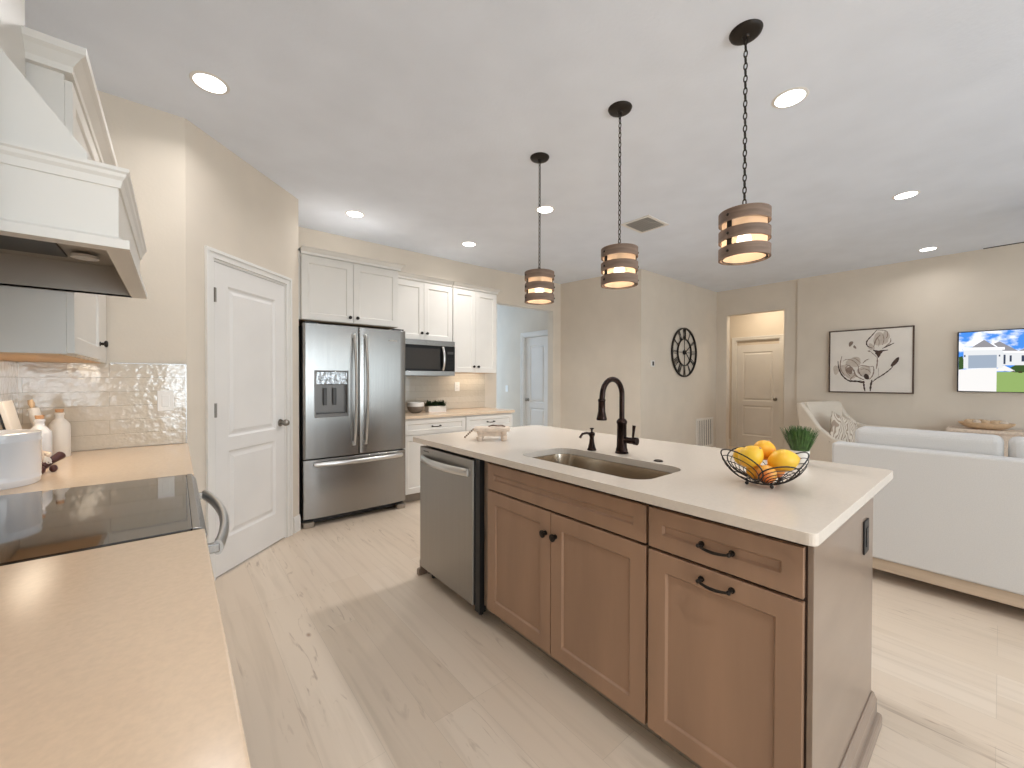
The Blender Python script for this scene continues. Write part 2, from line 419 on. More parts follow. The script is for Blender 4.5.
wallp('wall_hall_right', (4.69, 4.62, 0), Y, -X, 2.8, notches=[(.10, .71, 2.04)])
wallp('wall_hall_end', (3.3, 7.42, 0), X, -Y, 1.5)
wallp('wall_alcove_back', (8.4, 3.75, 0), -Y, -X, 1.9, notches=[(.44, 1.20, 2.06)])
wallp('wall_alcove_left', (7.37, 3.6, 0), X, -Y, 1.05)
wallp('wall_alcove_right', (7.37, 1.95, 0), X, Y, 1.05)
wallp('wall_rear', (-.6, -4.3, 0), X, Y, 7.85, notches=[(1.6, 6.9, 2.3)], holes=[])
def mull(name, x0, x1, z0, z1, n):
    mb = MB()
    for z in (z0, z1-.05): mb.box((x0, -4.36, z), (x1, -4.31, z+.05))
    for i in range(n+1):
        x = x0 + (x1-.05-x0)*i/n; mb.box((x, -4.36, z0), (x+.05, -4.31, z1))
    return struct(name, mb, TRIM)
mull('window_1', 1.0, 6.3, .0, 2.3, 3)

base('baseboard_pantry', PA, DG, DN, .99, PL-.002)
base('baseboard_clock', (4.93, 3.17, 0), X, -Y, .0, 2.3)
base('baseboard_corner', (4.74, 4.5, 0), (.19, -1.33, 0), (-1.33, -.19, 0), .0, 1.343)
base('baseboard_living', (7.228, 1.975, 0), -Y, -X, .0, 5.8)
base('baseboard_opening', (7.25, 2.15, 0), -Y, -X, .0, .17)
base('baseboard_hall', (4.69, 4.62, 0), Y, -X, .78, 2.8)
base('baseboard_alcove', (8.4, 3.75, 0), -Y, -X, .05, .36)

def casing(name, o, u, n, s0, s1, z1, wd=.058, m=TRIM):
    """mitred door casing round an opening"""
    mb = MB(); mb.T = frame(o, u, n)
    mb.prism([[(s0-wd, 0), (s0, 0), (s0, z1), (s1, z1), (s1, 0), (s1+wd, 0), (s1+wd, z1+wd), (s0-wd, z1+wd)]], 'y', .0005, .012)
    mb.prism([[(s0-wd, 0), (s0-wd*.62, 0), (s0-wd*.62, z1+wd*.62), (s1+wd*.62, z1+wd*.62), (s1+wd*.62, 0), (s1+wd, 0), (s1+wd, z1+wd), (s0-wd, z1+wd)]], 'y', .012, .019)
    return struct(name, mb, m, bevel=.002)
def jamb(name, o, u, n, s0, s1, z1, m=TRIM, t=.12):
    mb = MB(); mb.T = frame(o, u, n)
    mb.prism([[(s0, 0), (s0+.016, 0), (s0+.016, z1-.016), (s1-.016, z1-.016), (s1-.016, 0), (s1, 0), (s1, z1), (s0, z1)]], 'y', -t, .0)
    return struct(name, mb, m)
def door(name, o, u, n, s0, s1, z1, knob_s, hinge_s, back=0.0, split=(.91,), z0=.012):
    W = s1-s0; H = z1-z0; r = .108
    top = (r, .89, W-r, H-.135); bot = (r, .225, W-r, .80)
    T = frame(Vector(o)+Vector(u).normalized()*s0+Vector((0, 0, z0))-Vector(n).normalized()*(.035+back), u, n)
    d = obj(name, panel(W, H, .035, [bot, top], depth=.010, slope=.014, raised=(.012, .022, .008), T=T), DOORP, bevel=.0015)
    d['kind'] = 'structure'
    u_, n_ = Vector(u).normalized(), Vector(n).normalized()
    if knob_s is not None:
        k = Vector(o)+u_*knob_s-n_*back+Vector((0, 0, .945))
        a = Vector((0, 0, 1)); b = n_.cross(a); mb = MB()
        mb.cyl(k, .030, .006, (a, b, n_), 24, .027); mb.cyl(k+n_*.006, .011, .028, (a, b, n_), 16)
        mb.ellip(k+n_*.048, .026, .026, .026, 20, 14)
        obj('door_knob', mb, NICKEL, d, smooth=True)
    if hinge_s is not None:
        for z in (.22, 1.09, 1.83):
            k = Vector(o)+u_*hinge_s-n_*back+Vector((0, 0, z)); mb = MB()
            mb.cyl(k+n_*.008-Vector((0, 0, .045)), .0065, .09, 'z', 12)
            for q in range(3): mb.cyl(k+n_*.008+Vector((0, 0, -.046+.031*q)), .0072, .028, 'z', 12)
            T2 = frame(k, u_, n_); mb.T = T2; mb.box((-.006, .0, -.045), (.018, .003, .045)); mb.T = Matrix.Identity(4)
            obj('hinge', mb, NICKEL, d)
    return d
jamb('trim_1', PA, DG, DN, .185, .905, 2.06); casing('trim_2', PA, DG, DN, .185, .905, 2.06)
door('door_1', PA, DG, DN, .203, .887, 2.042, .835, .199, back=.001)
HO = Vector((4.69, 4.62, 0))
jamb('trim_3', HO, Y, -X, .10, .71, 2.04); casing('trim_4', HO, Y, -X, .10, .71, 2.04, .07)
door('door_2', HO, Y, -X, .117, .692, 2.02, .63, None, back=.03)
AO = Vector((8.4, 3.75, 0))
jamb('trim_5', AO, -Y, -X, .44, 1.20, 2.06); casing('trim_6', AO, -Y, -X, .44, 1.20, 2.06, .06)
struct('trim_7', MB().box((8.43, 2.57, 1.965), (8.46, 3.29, 2.044)), WALL)
door('door_3', AO, -Y, -X, .457, 1.183, 1.963, 1.12, None, back=.03)

# ================================================================ tile backsplashes
t = thing('tile_backsplash', 'glossy taupe tile backsplash in the corner behind the range counter, with bright light glints', 'backsplash', (-.28, 3.066, .915))
mb = MB(); mb.box((-.597, 3.061, .917), (.045, 3.0695, 1.374)); obj('end_tiles', mb, TILE, t)
mb = MB(); mb.box((-.5995, .3, .917), (-.591, 3.0695, 1.374)); obj('side_tiles', mb, TILE, t)
mb = MB(); mb.box((.0455, 3.060, .917), (.0485, 3.0697, 1.377)); mb.box((-.27, 3.060, 1.374), (.0485, 3.0697, 1.377)); obj('edge_trim', mb, STEEL, t)
tag(obj('tile_backsplash', MB().box((1.79, 4.491, .917), (3.245, 4.4995, 1.375)), TILE), 'shaded taupe tile backsplash on the wall between microwave and back counter', 'backsplash')

def plate(name, label, cat, o, u, n, w, h, kind, grp=None):
    t = thing(name, label, cat, o, grp); T = frame(o, u, n)
    mb = MB(); mb.T = T; mb.box((-w/2, .0005, -h/2), (w/2, .006, h/2)); obj('face_plate', mb, WHITEP, t, bevel=.002)
    for i, s in enumerate(kind):
        cx = (i-(len(kind)-1)/2)*.046
        mb = MB(); mb.T = T; mb.box((cx-.0165, .006, -.033), (cx+.0165, .0085, .033)); r = obj('rocker' if s == 's' else 'receptacle', mb, WHITEP, t, bevel=.001)
        if s == 'o':
            mb = MB(); mb.T = T
            for z in (-.018, .018):
                for q in (-.006, .006): mb.box((cx+q-.001, .0085, z-.004), (cx+q+.001, .0088, z+.004))
            obj('slots', mb, DGREY, r)
    return t
plate('light_switch', 'white switch plate on the tile beside the pantry wall, left of the pantry door', 'switch', (-.045, 3.061, 1.165), X, -Y, .073, .116, 's')
plate('wall_outlet', 'small white outlet plate on the back tile, right of the microwave', 'outlet', (2.80, 4.491, 1.20), X, -Y, .073, .116, 'o')
plate('light_switch', 'pale switch plate on the bluish hallway wall beside the far door', 'switch', (4.69, 5.80, 1.13), Y, -X, .073, .116, 's')

# ================================================================ range run (left)
def slab(name, loops, z0, z1, m, label, cat='countertop', bev=.004):
    return tag(obj(name, MB().prism(loops, 'z', z0, z1), m, bevel=bev, seg=3), label, cat)
slab('countertop', [[(-.589, -1.4), (.055, -1.4), (.055, 1.282), (-.589, 1.282)]], .884, .914, QBEIGE, 'long beige quartz countertop in the near left corner with a light streak across it')
slab('countertop', [[(-.589, 2.050), (.055, 2.050), (.055, 3.058), (-.589, 3.058)]], .884, .914, QBEIGE, 'beige quartz countertop between the range and the corner, holding crock and bottles')
def base_cab(name, label, o, u, n, W, D, bays, m, top=.882, toe=.10, drawer=.15, grp=None, hw=None, gap=.003, toe_m=TAUPE):
    """bays: list of (width, 'dd'/'d'/'D' ...) ; front at local y=0 ... doors stick out 19 mm"""
    t = thing(name, label, 'cabinet', tuple(Vector(o)), grp); T = frame(o, u, n); u_, n_ = Vector(u), Vector(n)
    mb = MB(); mb.T = T; mb.box((0, -D, toe), (W, 0, top)); obj('body', mb, m, t)
    mb = MB(); mb.T = T; mb.box((.002, -D, 0.001), (W-.002, -.075, toe)); obj('toe_kick', mb, toe_m, t)
    s = 0
    for bw, doors, dr in bays:
        z = toe+.006; ztop = top-.012
        if dr:
            d = shaker('drawer_front', Vector(o)+u_*(s+gap)+Vector((0, 0, ztop-dr)), u, n, bw-2*gap, dr, m, t, fr=.045)
            if hw: pull(Vector(o)+u_*(s+bw/2)+n_*.019+Vector((0, 0, ztop-dr/2)), u, n, .096, d, hw)
            ztop -= dr+.006
        w1 = (bw-gap*(doors+1))/doors
        for i in range(doors):
            a = s+gap+i*(w1+gap)
            d = shaker('door', Vector(o)+u_*a+Vector((0, 0, z)), u, n, w1, ztop-z, m, t)
            if hw and doors == 2: knob(Vector(o)+u_*(a+(w1-.035 if i == 0 else .035))+n_*.019+Vector((0, 0, ztop-.06)), n, d, hw)
        s += bw
    return t
base_cab('base_cabinet', 'white base cabinet below the near left countertop', (.015, -1.38, 0), Y, X, 2.66, .6, [(.88, 2, .15)]*3, CAB, hw=DBRONZE)
base_cab('base_cabinet', 'white base cabinet in the corner between range and pantry wall', (.015, 2.048, 0), Y, X, 1.0, .6, [(1.0, 2, .15)], CAB, hw=DBRONZE)

# range
t = thing('range', 'slide-in electric range with black glass cooktop between the beige countertops', 'stove', (-.27, 1.663, 0))
y0, y1 = 1.286, 2.040
obj('body', MB().box((-.585, y0, .02), (.01, y1, .88)), BLACK, t)
obj('cooktop', MB().prism([rrect(-.588, y0, .030, y1, .006, 3)], 'z', .905, .9165), BLACKG, t, bevel=.002)
obj('cooktop_frame_gap_shade', MB().box((-.588, y0, .880), (.030, y1+.008, .905)), BLACK, t)  # black frame runs past the glass to paint the far gap's shade
mb = MB(); mb.prism([[(.0302, .870), (.0302, .9172), (.047, .9165), (.060, .895), (.058, .870)]], 'y', y0, y1)
cp = obj('control_panel', mb, STEEL, t, bevel=.002)
od = obj('oven_door', MB().box((.011, y0+.003, .20), (.060, y1-.003, .866)), STEEL, t, bevel=.004)
obj('oven_window', MB().box((.060, y0+.12, .33), (.0615, y1-.12, .68)), BLACKG, od)
hp = [Vector((.086+.034*(1-(2*k/16-1)**2), y0+.06+(y1-y0-.11)*k/16, .836)) for k in range(17)]
hh = obj('oven_handle', MB().tube(hp, .0165, 14, flat=(1.25, .75)), SATIN, od, smooth=True)
for yy in (y0+.065, y1-.055): obj('handle_bracket', MB().box((.060, yy-.011, .824), (.090, yy+.011, .848)), STEEL, hh, bevel=.003)
obj('warming_drawer', MB().box((.010, y0+.003, .05), (.054, y1-.003, .192)), STEEL, t, bevel=.004)
# hood
t = thing('range_hood', 'white wooden range hood with crown moulding and slanted shoulder over the range', 'range hood', (-.35, 1.64, 1.58))
hy0, hy1 = 1.282, 2.002
mb = MB()   # skirt box open below
fx = -.098
mb.prism([[(-.595, hy0), (fx, hy0), (fx, hy1), (-.595, hy1)], [(-.575, hy0+.02), (fx-.02, hy0+.02), (fx-.02, hy1-.02), (-.575, hy1-.02)]], 'z', 1.600, 1.765)
obj('skirt', mb, CAB, t)
mb = MB(); mb.prism([[(-.595, 1.765), (-.595, CH-.001), (-.365, CH-.001), (-.365, 2.094), (-.150, 1.797), (-.150, 1.765)]], 'y', hy0+.03, hy1-.0)
obj('chimney', mb, CAB, t)
def mould(prof, name, m, parent):
    """profile of (outset, z) swept round three sides of the hood box"""
    mb = MB()
    rings = []
    for o_, z in prof:
        rings.append([(-.595, hy0-o_, z), (fx+o_, hy0-o_, z), (fx+o_, hy1+o_*0.0, z), (-.595, hy1+o_*0.0, z)])
    R = [[mb.v(p) for p in r] for r in rings]
    n = len(R)
    for i in range(n):
        a, b = R[i], R[(i+1) % n]
        for k in range(3): mb.f([a[k], a[k+1], b[k+1], b[k]])
    mb.f([r[0] for r in R]); mb.f([r[3] for r in R][::-1])
    return obj(name, mb, m, parent)
mould([(0, 1.722), (.004, 1.722), (.008, 1.738), (.013, 1.745), (.015, 1.752), (.019, 1.756), (.019, 1.764), (0, 1.767)], 'crown_moulding', CAB, t)
mould([(-.022, 1.583), (.019, 1.583), (.019, 1.603), (.006, 1.606), (0, 1.612), (-.0225, 1.612)], 'bottom_trim', CAB, t)
mb = MB(); mb.prism([[(-.574, hy0+.021), (fx-.021, hy0+.021), (fx-.021, hy1-.021), (-.574, hy1-.021)]], 'z', 1.68, 1.70)
lin_ = obj('hood_liner', mb, HOODIN, t)
mb = MB()
for a, b in ((-.574, -.570), (fx-.025, fx-.021)): mb.box((a, hy0+.021, 1.586), (b, hy1-.021, 1.68))
for a, b in ((hy0+.021, hy0+.025), (hy1-.025, hy1-.021)): mb.box((-.57, a, 1.586), (fx-.025, b, 1.68))
obj('liner_wall', mb, HOODIN, lin_)
obj('filter_panel', MB().box((-.50, hy0+.12, 1.672), (-.26, hy1-.12, 1.6795)), DGREY, lin_, bevel=.002)
for yy in (1.46, 1.82): obj('hood_lamp', MB().cyl((-.215, yy, 1.664), .032, .008, 'z', 24), WHITEP, lin_)

def upper_cab(name, label, o, u, n, W, z0, z1, bays, D=.31, side_under=None, crown=.09, cr_side=(0, 0), kn=True, grp=None, kz=.075):
    """wall cabinet; front carcass at local y=0"""
    t = thing(name, label, 'cabinet', (Vector(o)+Vector((0, 0, z0))), grp); T = frame(o, u, n); u_, n_ = Vector(u), Vector(n)
    mb = MB(); mb.T = T; mb.box((0, -D, z0), (W, 0, z1)); obj('body', mb, CAB, t)
    mb = MB(); mb.T = T; mb.box((.015, -D+.004, z0-.003), (W-.015, -.02, z0-.0002)); obj('underside', mb, UCWOOD, t)
    s = 0
    for bw, doors in bays:
        w1 = (bw-.003*(doors+1))/doors
        for i in range(doors):
            a = s+.003+i*(w1+.003)
            d = shaker('door', Vector(o)+u_*a+Vector((0, 0, z0+.002)), u, n, w1, z1-z0-.022, CAB, t)
            if kn:
                left = (i == 1) if doors == 2 else kn == 'l'
                knob(Vector(o)+u_*(a+(.032 if left else w1-.032))+n_*.019+Vector((0, 0, z0+kz)), n, d)
        s += bw
    if crown:
        l, r = cr_side; prof = [(0, 0), (.022, 0), (.024, .02), (.045, .045), (.058, .055), (.06, crown), (0, crown)]
        mb = MB(); mb.T = T; R = []
        for q, z in prof:
            R.append([mb.v(p) for p in ((-q*l, -D, z1-.004+z), (-q*l, q, z1-.004+z), (W+q*r, q, z1-.004+z), (W+q*r, -D, z1-.004+z))])
        n_p = len(R)
        for i in range(n_p):
            a, b = R[i], R[(i+1) % n_p]
            for k in range(3): mb.f([a[k], a[k+1], b[k+1], b[k]])
        mb.f([x[0] for x in R]); mb.f([x[3] for x in R][::-1]); mb.f([R[-1][0], R[-1][1], R[-1][2], R[-1][3]]); mb.f([R[0][i] for i in (3, 2, 1, 0)])
        obj('crown_moulding', mb, CAB, t)
    return t
upper_cab('wall_cabinet', 'white wall cabinet right of the hood in the corner, warm light under it', (-.284, 2.02, 0), Y, X, 1.035, 1.375, 2.318, [(.635, 1)], crown=.078, cr_side=(1, 0), kn='r')
upper_cab('wall_cabinet', 'white wall cabinet at the left frame edge, only a sliver in view', (-.275, .30, 0), Y, X, .865, 1.367, 2.318, [(.865, 2)], D=.32, crown=.078)
area('undercabinet_light', (-.43, 2.55, 1.362), (0, .15, -1), .08, .8, 1.6, (1, .84, .64))

# ================================================================ back run
FR = 3.80
t = thing('refrigerator', 'stainless French-door refrigerator with water dispenser and bottom freezer drawer', 'refrigerator', (1.30, 4.1, 0))
x0, x1 = .838, 1.778; xm = 1.312
obj('body', MB().box((x0+.004, FR+.075, .03), (x1-.004, 4.46, 1.765)), DGREY, t, bevel=.004)
obj('base_grille', MB().box((x0+.02, FR+.07, .025), (x1-.02, FR+.09, .075)), BLACK, t)
def fdoor(name, a, b, z0, z1):
    """slightly bowed steel door"""
    mb = MB(); n = 14; lo = []
    for i in range(n+1):
        x = a+(b-a)*i/n; q = (x-x0)/(x1-x0)*2-1; e = min(i, n-i)
        lo.append((x, FR+.010*q*q + (.010 if e == 0 else 0)))
    mb.prism([lo + [(b, FR+.07), (a, FR+.07)]], 'z', z0, z1)
    return obj(name, mb, STEEL, t, bevel=.004, smooth=True)
dl = None
# left door carries the dispenser recess, so it is built from slabs round the opening
da, db, dz0, dz1 = .935, 1.205, .985, 1.362
mb = MB()
def fy(x): q = (x-x0)/(x1-x0)*2-1; return FR+.010*q*q
xs = [x0+.001, x0+.02, da, da+.09, da+.18, db, 1.24, xm-.012, xm-.003]
for a, b in zip(xs, xs[1:]):
    for z0, z1 in ((.600, dz0), (dz0, dz1), (dz1, 1.775)):
        if a >= da-1e-6 and b <= db+1e-6 and z0 == dz0: continue
        f0 = fy(a)+(.008 if a == xs[0] else 0); f1 = fy(b)+(.008 if b == xs[-1] else 0)
        mb.f([mb.v((a, f0, z0)), mb.v((b, f1, z0)), mb.v((b, f1, z1)), mb.v((a, f0, z1))])
Yb = FR+.07
for z in (.600, 1.775):
    mb.f([mb.v((a, fy(a)+(.008 if a in (xs[0], xs[-1]) else 0), z)) for a in xs] + [mb.v((xs[-1], Yb, z)), mb.v((xs[0], Yb, z))])
for a in (xs[0], xs[-1]):
    f0 = fy(a)+.008
    for z0, z1 in ((.600, dz0), (dz0, dz1), (dz1, 1.775)): mb.f([mb.v((a, f0, z0)), mb.v((a, Yb, z0)), mb.v((a, Yb, z1)), mb.v((a, f0, z1))])
mb.f([mb.v((xs[0], Yb, .6)), mb.v((xs[-1], Yb, .6)), mb.v((xs[-1], Yb, 1.775)), mb.v((xs[0], Yb, 1.775))])
mb.quad([(da, fy(da), dz0), (da, FR+.055, dz0), (da, FR+.055, dz1), (da, fy(da), dz1)])
mb.quad([(db, fy(db), dz0), (db, FR+.055, dz0), (db, FR+.055, dz1), (db, fy(db), dz1)])
dl = obj('left_door', mb, STEEL, t)
dr = fdoor('right_door', xm+.003, x1-.001, .600, 1.775)
fz = fdoor('freezer_drawer', x0+.001, x1-.001, .075, .588)
# dispenser
DISPM = mat('rippled_dark_chrome', rgb(150, 150, 150), .12, 1, noise=((30, 30, 30), .3, 2), bump=((40, 1, 30), .8, .01)); DISPG = mat('dispenser_grey', rgb(112, 108, 104), .35, .5)
mb = MB(); mb.box((da+.001, FR+.045, dz0), (db-.001, FR+.055, dz1)); mb.box((da+.001, FR-.004, dz0-.022), (db-.001, FR+.05, dz0)); dd = obj('dispenser', mb, DISPG, dl)
obj('dispenser_panel', MB().box((da+.002, FR-.002, 1.245), (db-.002, FR+.045, dz1-.002)), DISPM, dd, bevel=.004)
mb = MB(); mb.box((da-.008, FR-.004, dz0-.03), (da+.002, FR+.01, dz1+.008)); mb.box((db-.002, FR-.004, dz0-.03), (db+.008, FR+.01, dz1+.008)); mb.box((da, FR-.004, dz1-.001), (db, FR+.01, dz1+.008)); mb.box((da, FR-.006, dz0-.03), (db, FR+.01, dz0-.02))
obj('dispenser_bezel', mb, DISPG, dd)
for xx in (da+.085, da+.165): obj('dispenser_lever', MB().box((xx-.016, FR+.022, 1.06), (xx+.016, FR+.030, 1.215)), DGREY, dd, bevel=.004)
obj('drip_tray', MB().box((da+.02, FR+.004, dz0+.001), (db-.02, FR+.044, dz0+.008)), DGREY, dd)
def bow(p0, p1, out, r, fl=(1, 1), n=18): 
    p0, p1, out = Vector(p0), Vector(p1), Vector(out)
    return MB().tube([p0.lerp(p1, i/n)+out*(1-abs(2*i/n-1)**2.2) for i in range(n+1)], r, 12, flat=fl)
for d, xx, nm in ((dl, xm-.052, 'left'), (dr, xm+.052, 'right')):
    h = obj('door_handle', bow((xx, FR-.020, .70), (xx, FR-.020, 1.695), (0, -.052, 0), .0145, (.8, 1.25)), SATIN, d, smooth=True)
    for z in (.705, 1.69): obj('handle_foot', MB().box((xx-.014, FR-.026, z-.02), (xx+.014, FR+.008, z+.02)), SATIN, h, bevel=.004)
h = obj('drawer_handle', bow((x0+.09, FR-.020, .548), (x1-.06, FR-.020, .548), (0, -.045, 0), .0145, (1.35, .8)), SATIN, fz, smooth=True)
for xx in (x0+.095, x1-.065): obj('handle_foot', MB().box((xx-.02, FR-.026, .534), (xx+.02, FR+.010, .562)), SATIN, h, bevel=.004)
obj('badge', MB().box((1.60, FR-.0005, 1.665), (1.68, FR+.006, 1.675)), HOODIN, dr)
for xx in (x0+.045, x1-.045): obj('foot', MB().prism([rrect(xx-.045, FR+.012, xx+.045, FR+.075, .02)], 'z', .001, .045), TAUPE, t, bevel=.005)
obj('hinge_cover', MB().box((x0+.02, FR+.02, 1.776), (x0+.12, FR+.09, 1.79)), BLACK, t)
obj('hinge_cover', MB().box((x1-.12, FR+.02, 1.776), (x1-.02, FR+.09, 1.79)), BLACK, t)

upper_cab('wall_cabinet', 'white two-door wall cabinet above the refrigerator', (.835, 3.875, 0), X, -Y, .885, 1.812, 2.382, [(.885, 2)], D=.62, crown=.055, cr_side=(0, 1), kz=.05)
tag(obj('cabinet_filler', MB().box((.811, 3.878, 1.812), (.833, 4.49, 2.40)), CAB), 'narrow white filler strip left of the cabinet above the refrigerator', 'filler strip')
upper_cab('wall_cabinet', 'short white two-door wall cabinet directly above the microwave', (1.79, 4.19, 0), X, -Y, .745, 1.738, 2.400, [(.750, 2)], D=.305, crown=.055)
upper_cab('wall_cabinet', 'tall white two-door wall cabinet right of the microwave, beside the hallway opening', (2.545, 4.19, 0), X, -Y, .650, 1.377, 2.400, [(.655, 2)], D=.305, crown=.055, cr_side=(0, 1))
area('undercabinet_light_back', (2.95, 4.36, 1.365), (0, .15, -1), .5, .06, .7, (1, .86, .68))
# microwave
MWB = mat('microwave_black', rgb(14, 13, 13), .3, spec=.3)
t = thing('microwave', 'stainless over-the-range microwave with dark glass door under the short cabinet', 'microwave', (2.16, 4.3, 1.33))
ma, mb_, mz0, mz1, my = 1.792, 2.535, 1.335, 1.735, 4.115
obj('body', MB().box((ma, my+.02, mz0), (mb_, 4.48, mz1)), DGREY, t)
obj('top_rail', MB().box((ma, my, 1.676), (mb_, my+.021, mz1)), STEEL, t, bevel=.002)
obj('bottom_rail', MB().box((ma, my, mz0), (mb_, my+.021, 1.388)), STEEL, t, bevel=.002)
d = obj('door', MB().box((ma, my-.003, 1.389), (2.405, my+.02, 1.675)), MWB, t, bevel=.002)
obj('window', MB().box((ma+.05, my-.0045, 1.412), (2.335, my-.003, 1.640)), GREYF, d)
obj('handle', bow((2.372, my-.010, 1.40), (2.372, my-.010, 1.665), (0, -.034, 0), .011, (.8, 1.3)), SATIN, d, smooth=True)
c = obj('control_panel', MB().box((2.407, my-.003, 1.389), (mb_, my+.02, 1.675)), MWB, t, bevel=.002)
obj('display', MB().box((2.435, my-.0042, 1.585), (2.515, my-.003, 1.615)), DGREY, c)
mb = MB()
for r in range(4):
    for q in range(3): mb.box((2.442+q*.028, my-.0036, 1.42+r*.036), (2.450+q*.028, my-.003, 1.426+r*.036))
obj('buttons', mb, DGREY, c)
obj('vent_grille', MB().box((ma+.05, my+.04, mz0-.004), (mb_-.05, 4.4, mz0-.0005)), BLACK, t)

slab('countertop', [[(1.782, 3.868), (3.255, 3.868), (3.255, 4.490), (1.782, 4.490)]], .884, .914, QBEIGE, 'beige quartz countertop on the back wall below the microwave', bev=.003)
base_cab('base_cabinet', 'white base cabinet with a drawer next to the refrigerator', (1.782, 3.905, 0), X, -Y, .758, .59, [(.758, 2, .155)], CAB, hw=DBRONZE)
base_cab('base_cabinet', 'white base cabinet with a drawer at the end of the back counter by the hallway', (2.545, 3.905, 0), X, -Y, .69, .59, [(.69, 2, .155)], CAB, hw=DBRONZE)

# things on the back counter
by = 4.22
mb = MB(); mb.lathe((2.085, by, .9145), [(0, 0), (.045, 0), (.075, .020), (.090, .050), (.093, .075)], 32, closed=False)
mb2 = MB(); mb2.lathe((2.085, by, .9145), [(.093, .075), (.092, .112), (.088, .120), (.083, .114), (.08, .06), (.05, .02), (0, .012)], 32, closed=False)
t = thing('bowl', 'round two-tone bowl, white rim over dark base, left of the little planter', 'bowl', (2.085, by, .914))
obj('base', mb, CERGR, t, smooth=True); obj('rim', mb2, CERAMM, t, smooth=True)
t = thing('planter', 'white rectangular planter with dark leafy succulents on the back counter', 'plant', (2.34, by, .914))
mb = MB(); mb.prism([rrect(2.225, by-.05, 2.455, by+.05, .008), rrect(2.233, by-.042, 2.447, by+.042, .006)], 'z', .9145, .985); mb.box((2.23, by-.045, .9145), (2.45, by+.045, .925)); obj('pot', mb, CERAMM, t)
obj('soil', MB().box((2.233, by-.042, .955), (2.447, by+.042, .975)), SOIL, t)
def leaf_mesh(mb, base, d, L, w, curve=.3, seg=4):
    d = Vector(d).normalized(); s = d.cross(Vector((0, 0, 1)))
    s = s.normalized() if s.length > .01 else Vector((1, 0, 0)); up = s.cross(d); prev = None
    for i in range(seg+1):
        q = i/seg; p = Vector(base)+d*L*q-Vector((0, 0, 1))*curve*L*q*q*.6; ww = w*math.sin(pi*min(.98, .12+q*.86))*.5+.0004
        a, b, c = mb.v(p-s*ww), mb.v(p+up*ww*.25), mb.v(p+s*ww)
        if prev: mb.f([prev[0], prev[1], b, a]); mb.f([prev[1], prev[2], c, b])
        prev = (a, b, c)
mb = MB(); rnd = random.Random(3)
for k in range(34):
    bx = 2.24+.20*rnd.random(); yy = by-.03+.06*rnd.random()
    for j in range(9):
        a = rnd.random()*6.28; e = .25+rnd.random()*1.1
        leaf_mesh(mb, (bx, yy, .972), (cos(a)*cos(e), sin(a)*cos(e), sin(e)), .05+.05*rnd.random(), .026, .2, 3)
obj('leaves', mb, LEAFD, t)

# ================================================================ island
XF = 1.255   # carcass front; faces 19 mm proud
slab_loop = rrect(1.198, .283, 2.318, 2.480, .022, 5)
hole = rrect(1.325, .845, 1.675, 1.565, .085, 8)
slab('countertop', [slab_loop, hole], .882, .914, QWHITE, 'white quartz island countertop with sink cutout', bev=.004)
# sink
t = thing('sink', 'stainless undermount sink set into the island countertop', 'sink', (1.5, 1.205, .70))
mb = MB(); rings = []
for ins, z in ((-.012, .8815), (.004, .8815), (.008, .85), (.014, .73), (.05, .705)):
    rings.append([mb.v((x, y, z)) for x, y in rrect(1.325+ins, .845+ins, 1.675-ins, 1.565-ins, max(.03, .085-ins), 8)])
for a, b in zip(rings, rings[1:]):
    for i in range(len(a)): mb.f([a[i], a[(i+1) % len(a)], b[(i+1) % len(b)], b[i]])
mb.f(rings[-1]); sk = obj('basin', mb, SINKM, t, smooth=True)
sol = sk.modifiers.new('solid', 'SOLIDIFY'); sol.thickness = .0015; sol.offset = -1
d = obj('drain', MB().lathe((1.56, 1.205, .7052), [(0, .001), (.02, .001), (.035, .003), (.045, .003), (.047, 0)], 32, closed=False), CHROME, t, smooth=True)
# faucet
fx_, fy_ = 1.765, 1.243; z0 = .9142
t = thing('kitchen_faucet', 'dark bronze gooseneck pull-down faucet with side lever behind the sink', 'faucet', (fx_, fy_, .914))
obj('base', MB().lathe((fx_, fy_, z0), [(0, 0), (.033, 0), (.034, .006), (.030, .010), (.030, .020), (.026, .030), (.0245, .085), (.0245, .150), (.027, .155), (.027, .165), (.022, .172), (.017, .178), (.0, .178)], 32), BRONZE, t, smooth=True)
nz = z0+.175; ra = .080
pts = [(fx_, fy_, nz), (fx_, fy_, nz+.06), (fx_, fy_, nz+.115)] + [(fx_-ra+ra*cos(a), fy_, nz+.125+ra*sin(a)) for a in [pi*i/16 for i in range(0, 16)]] + [(fx_-2*ra-.004, fy_, nz+.10)]
obj('neck', MB().tube(pts, .0135, 16), BRONZE, t, smooth=True)
sx_ = fx_-2*ra-.005
obj('spray_head', MB().lathe((sx_, fy_, nz+.005), [(0, 0), (.024, 0), (.0255, .006), (.022, .02), (.017, .045), (.0165, .09), (.0185, .093), (.0185, .10), (.014, .105), (0, .105)], 28), BRONZE, t, smooth=True)
lv = obj('side_valve', MB().cyl((fx_, fy_-.022, z0+.070), .0165, -.052, 'y', 24).cyl((fx_, fy_-.074, z0+.070), .0195, -.016, 'y', 24), BRONZE, t, smooth=True)
obj('lever', MB().tube([(fx_, fy_-.066, z0+.085), (fx_+.002, fy_-.068, z0+.115), (fx_+.004, fy_-.070, z0+.148)], [.006, .0065, .009], 12), BRONZE, lv, smooth=True)
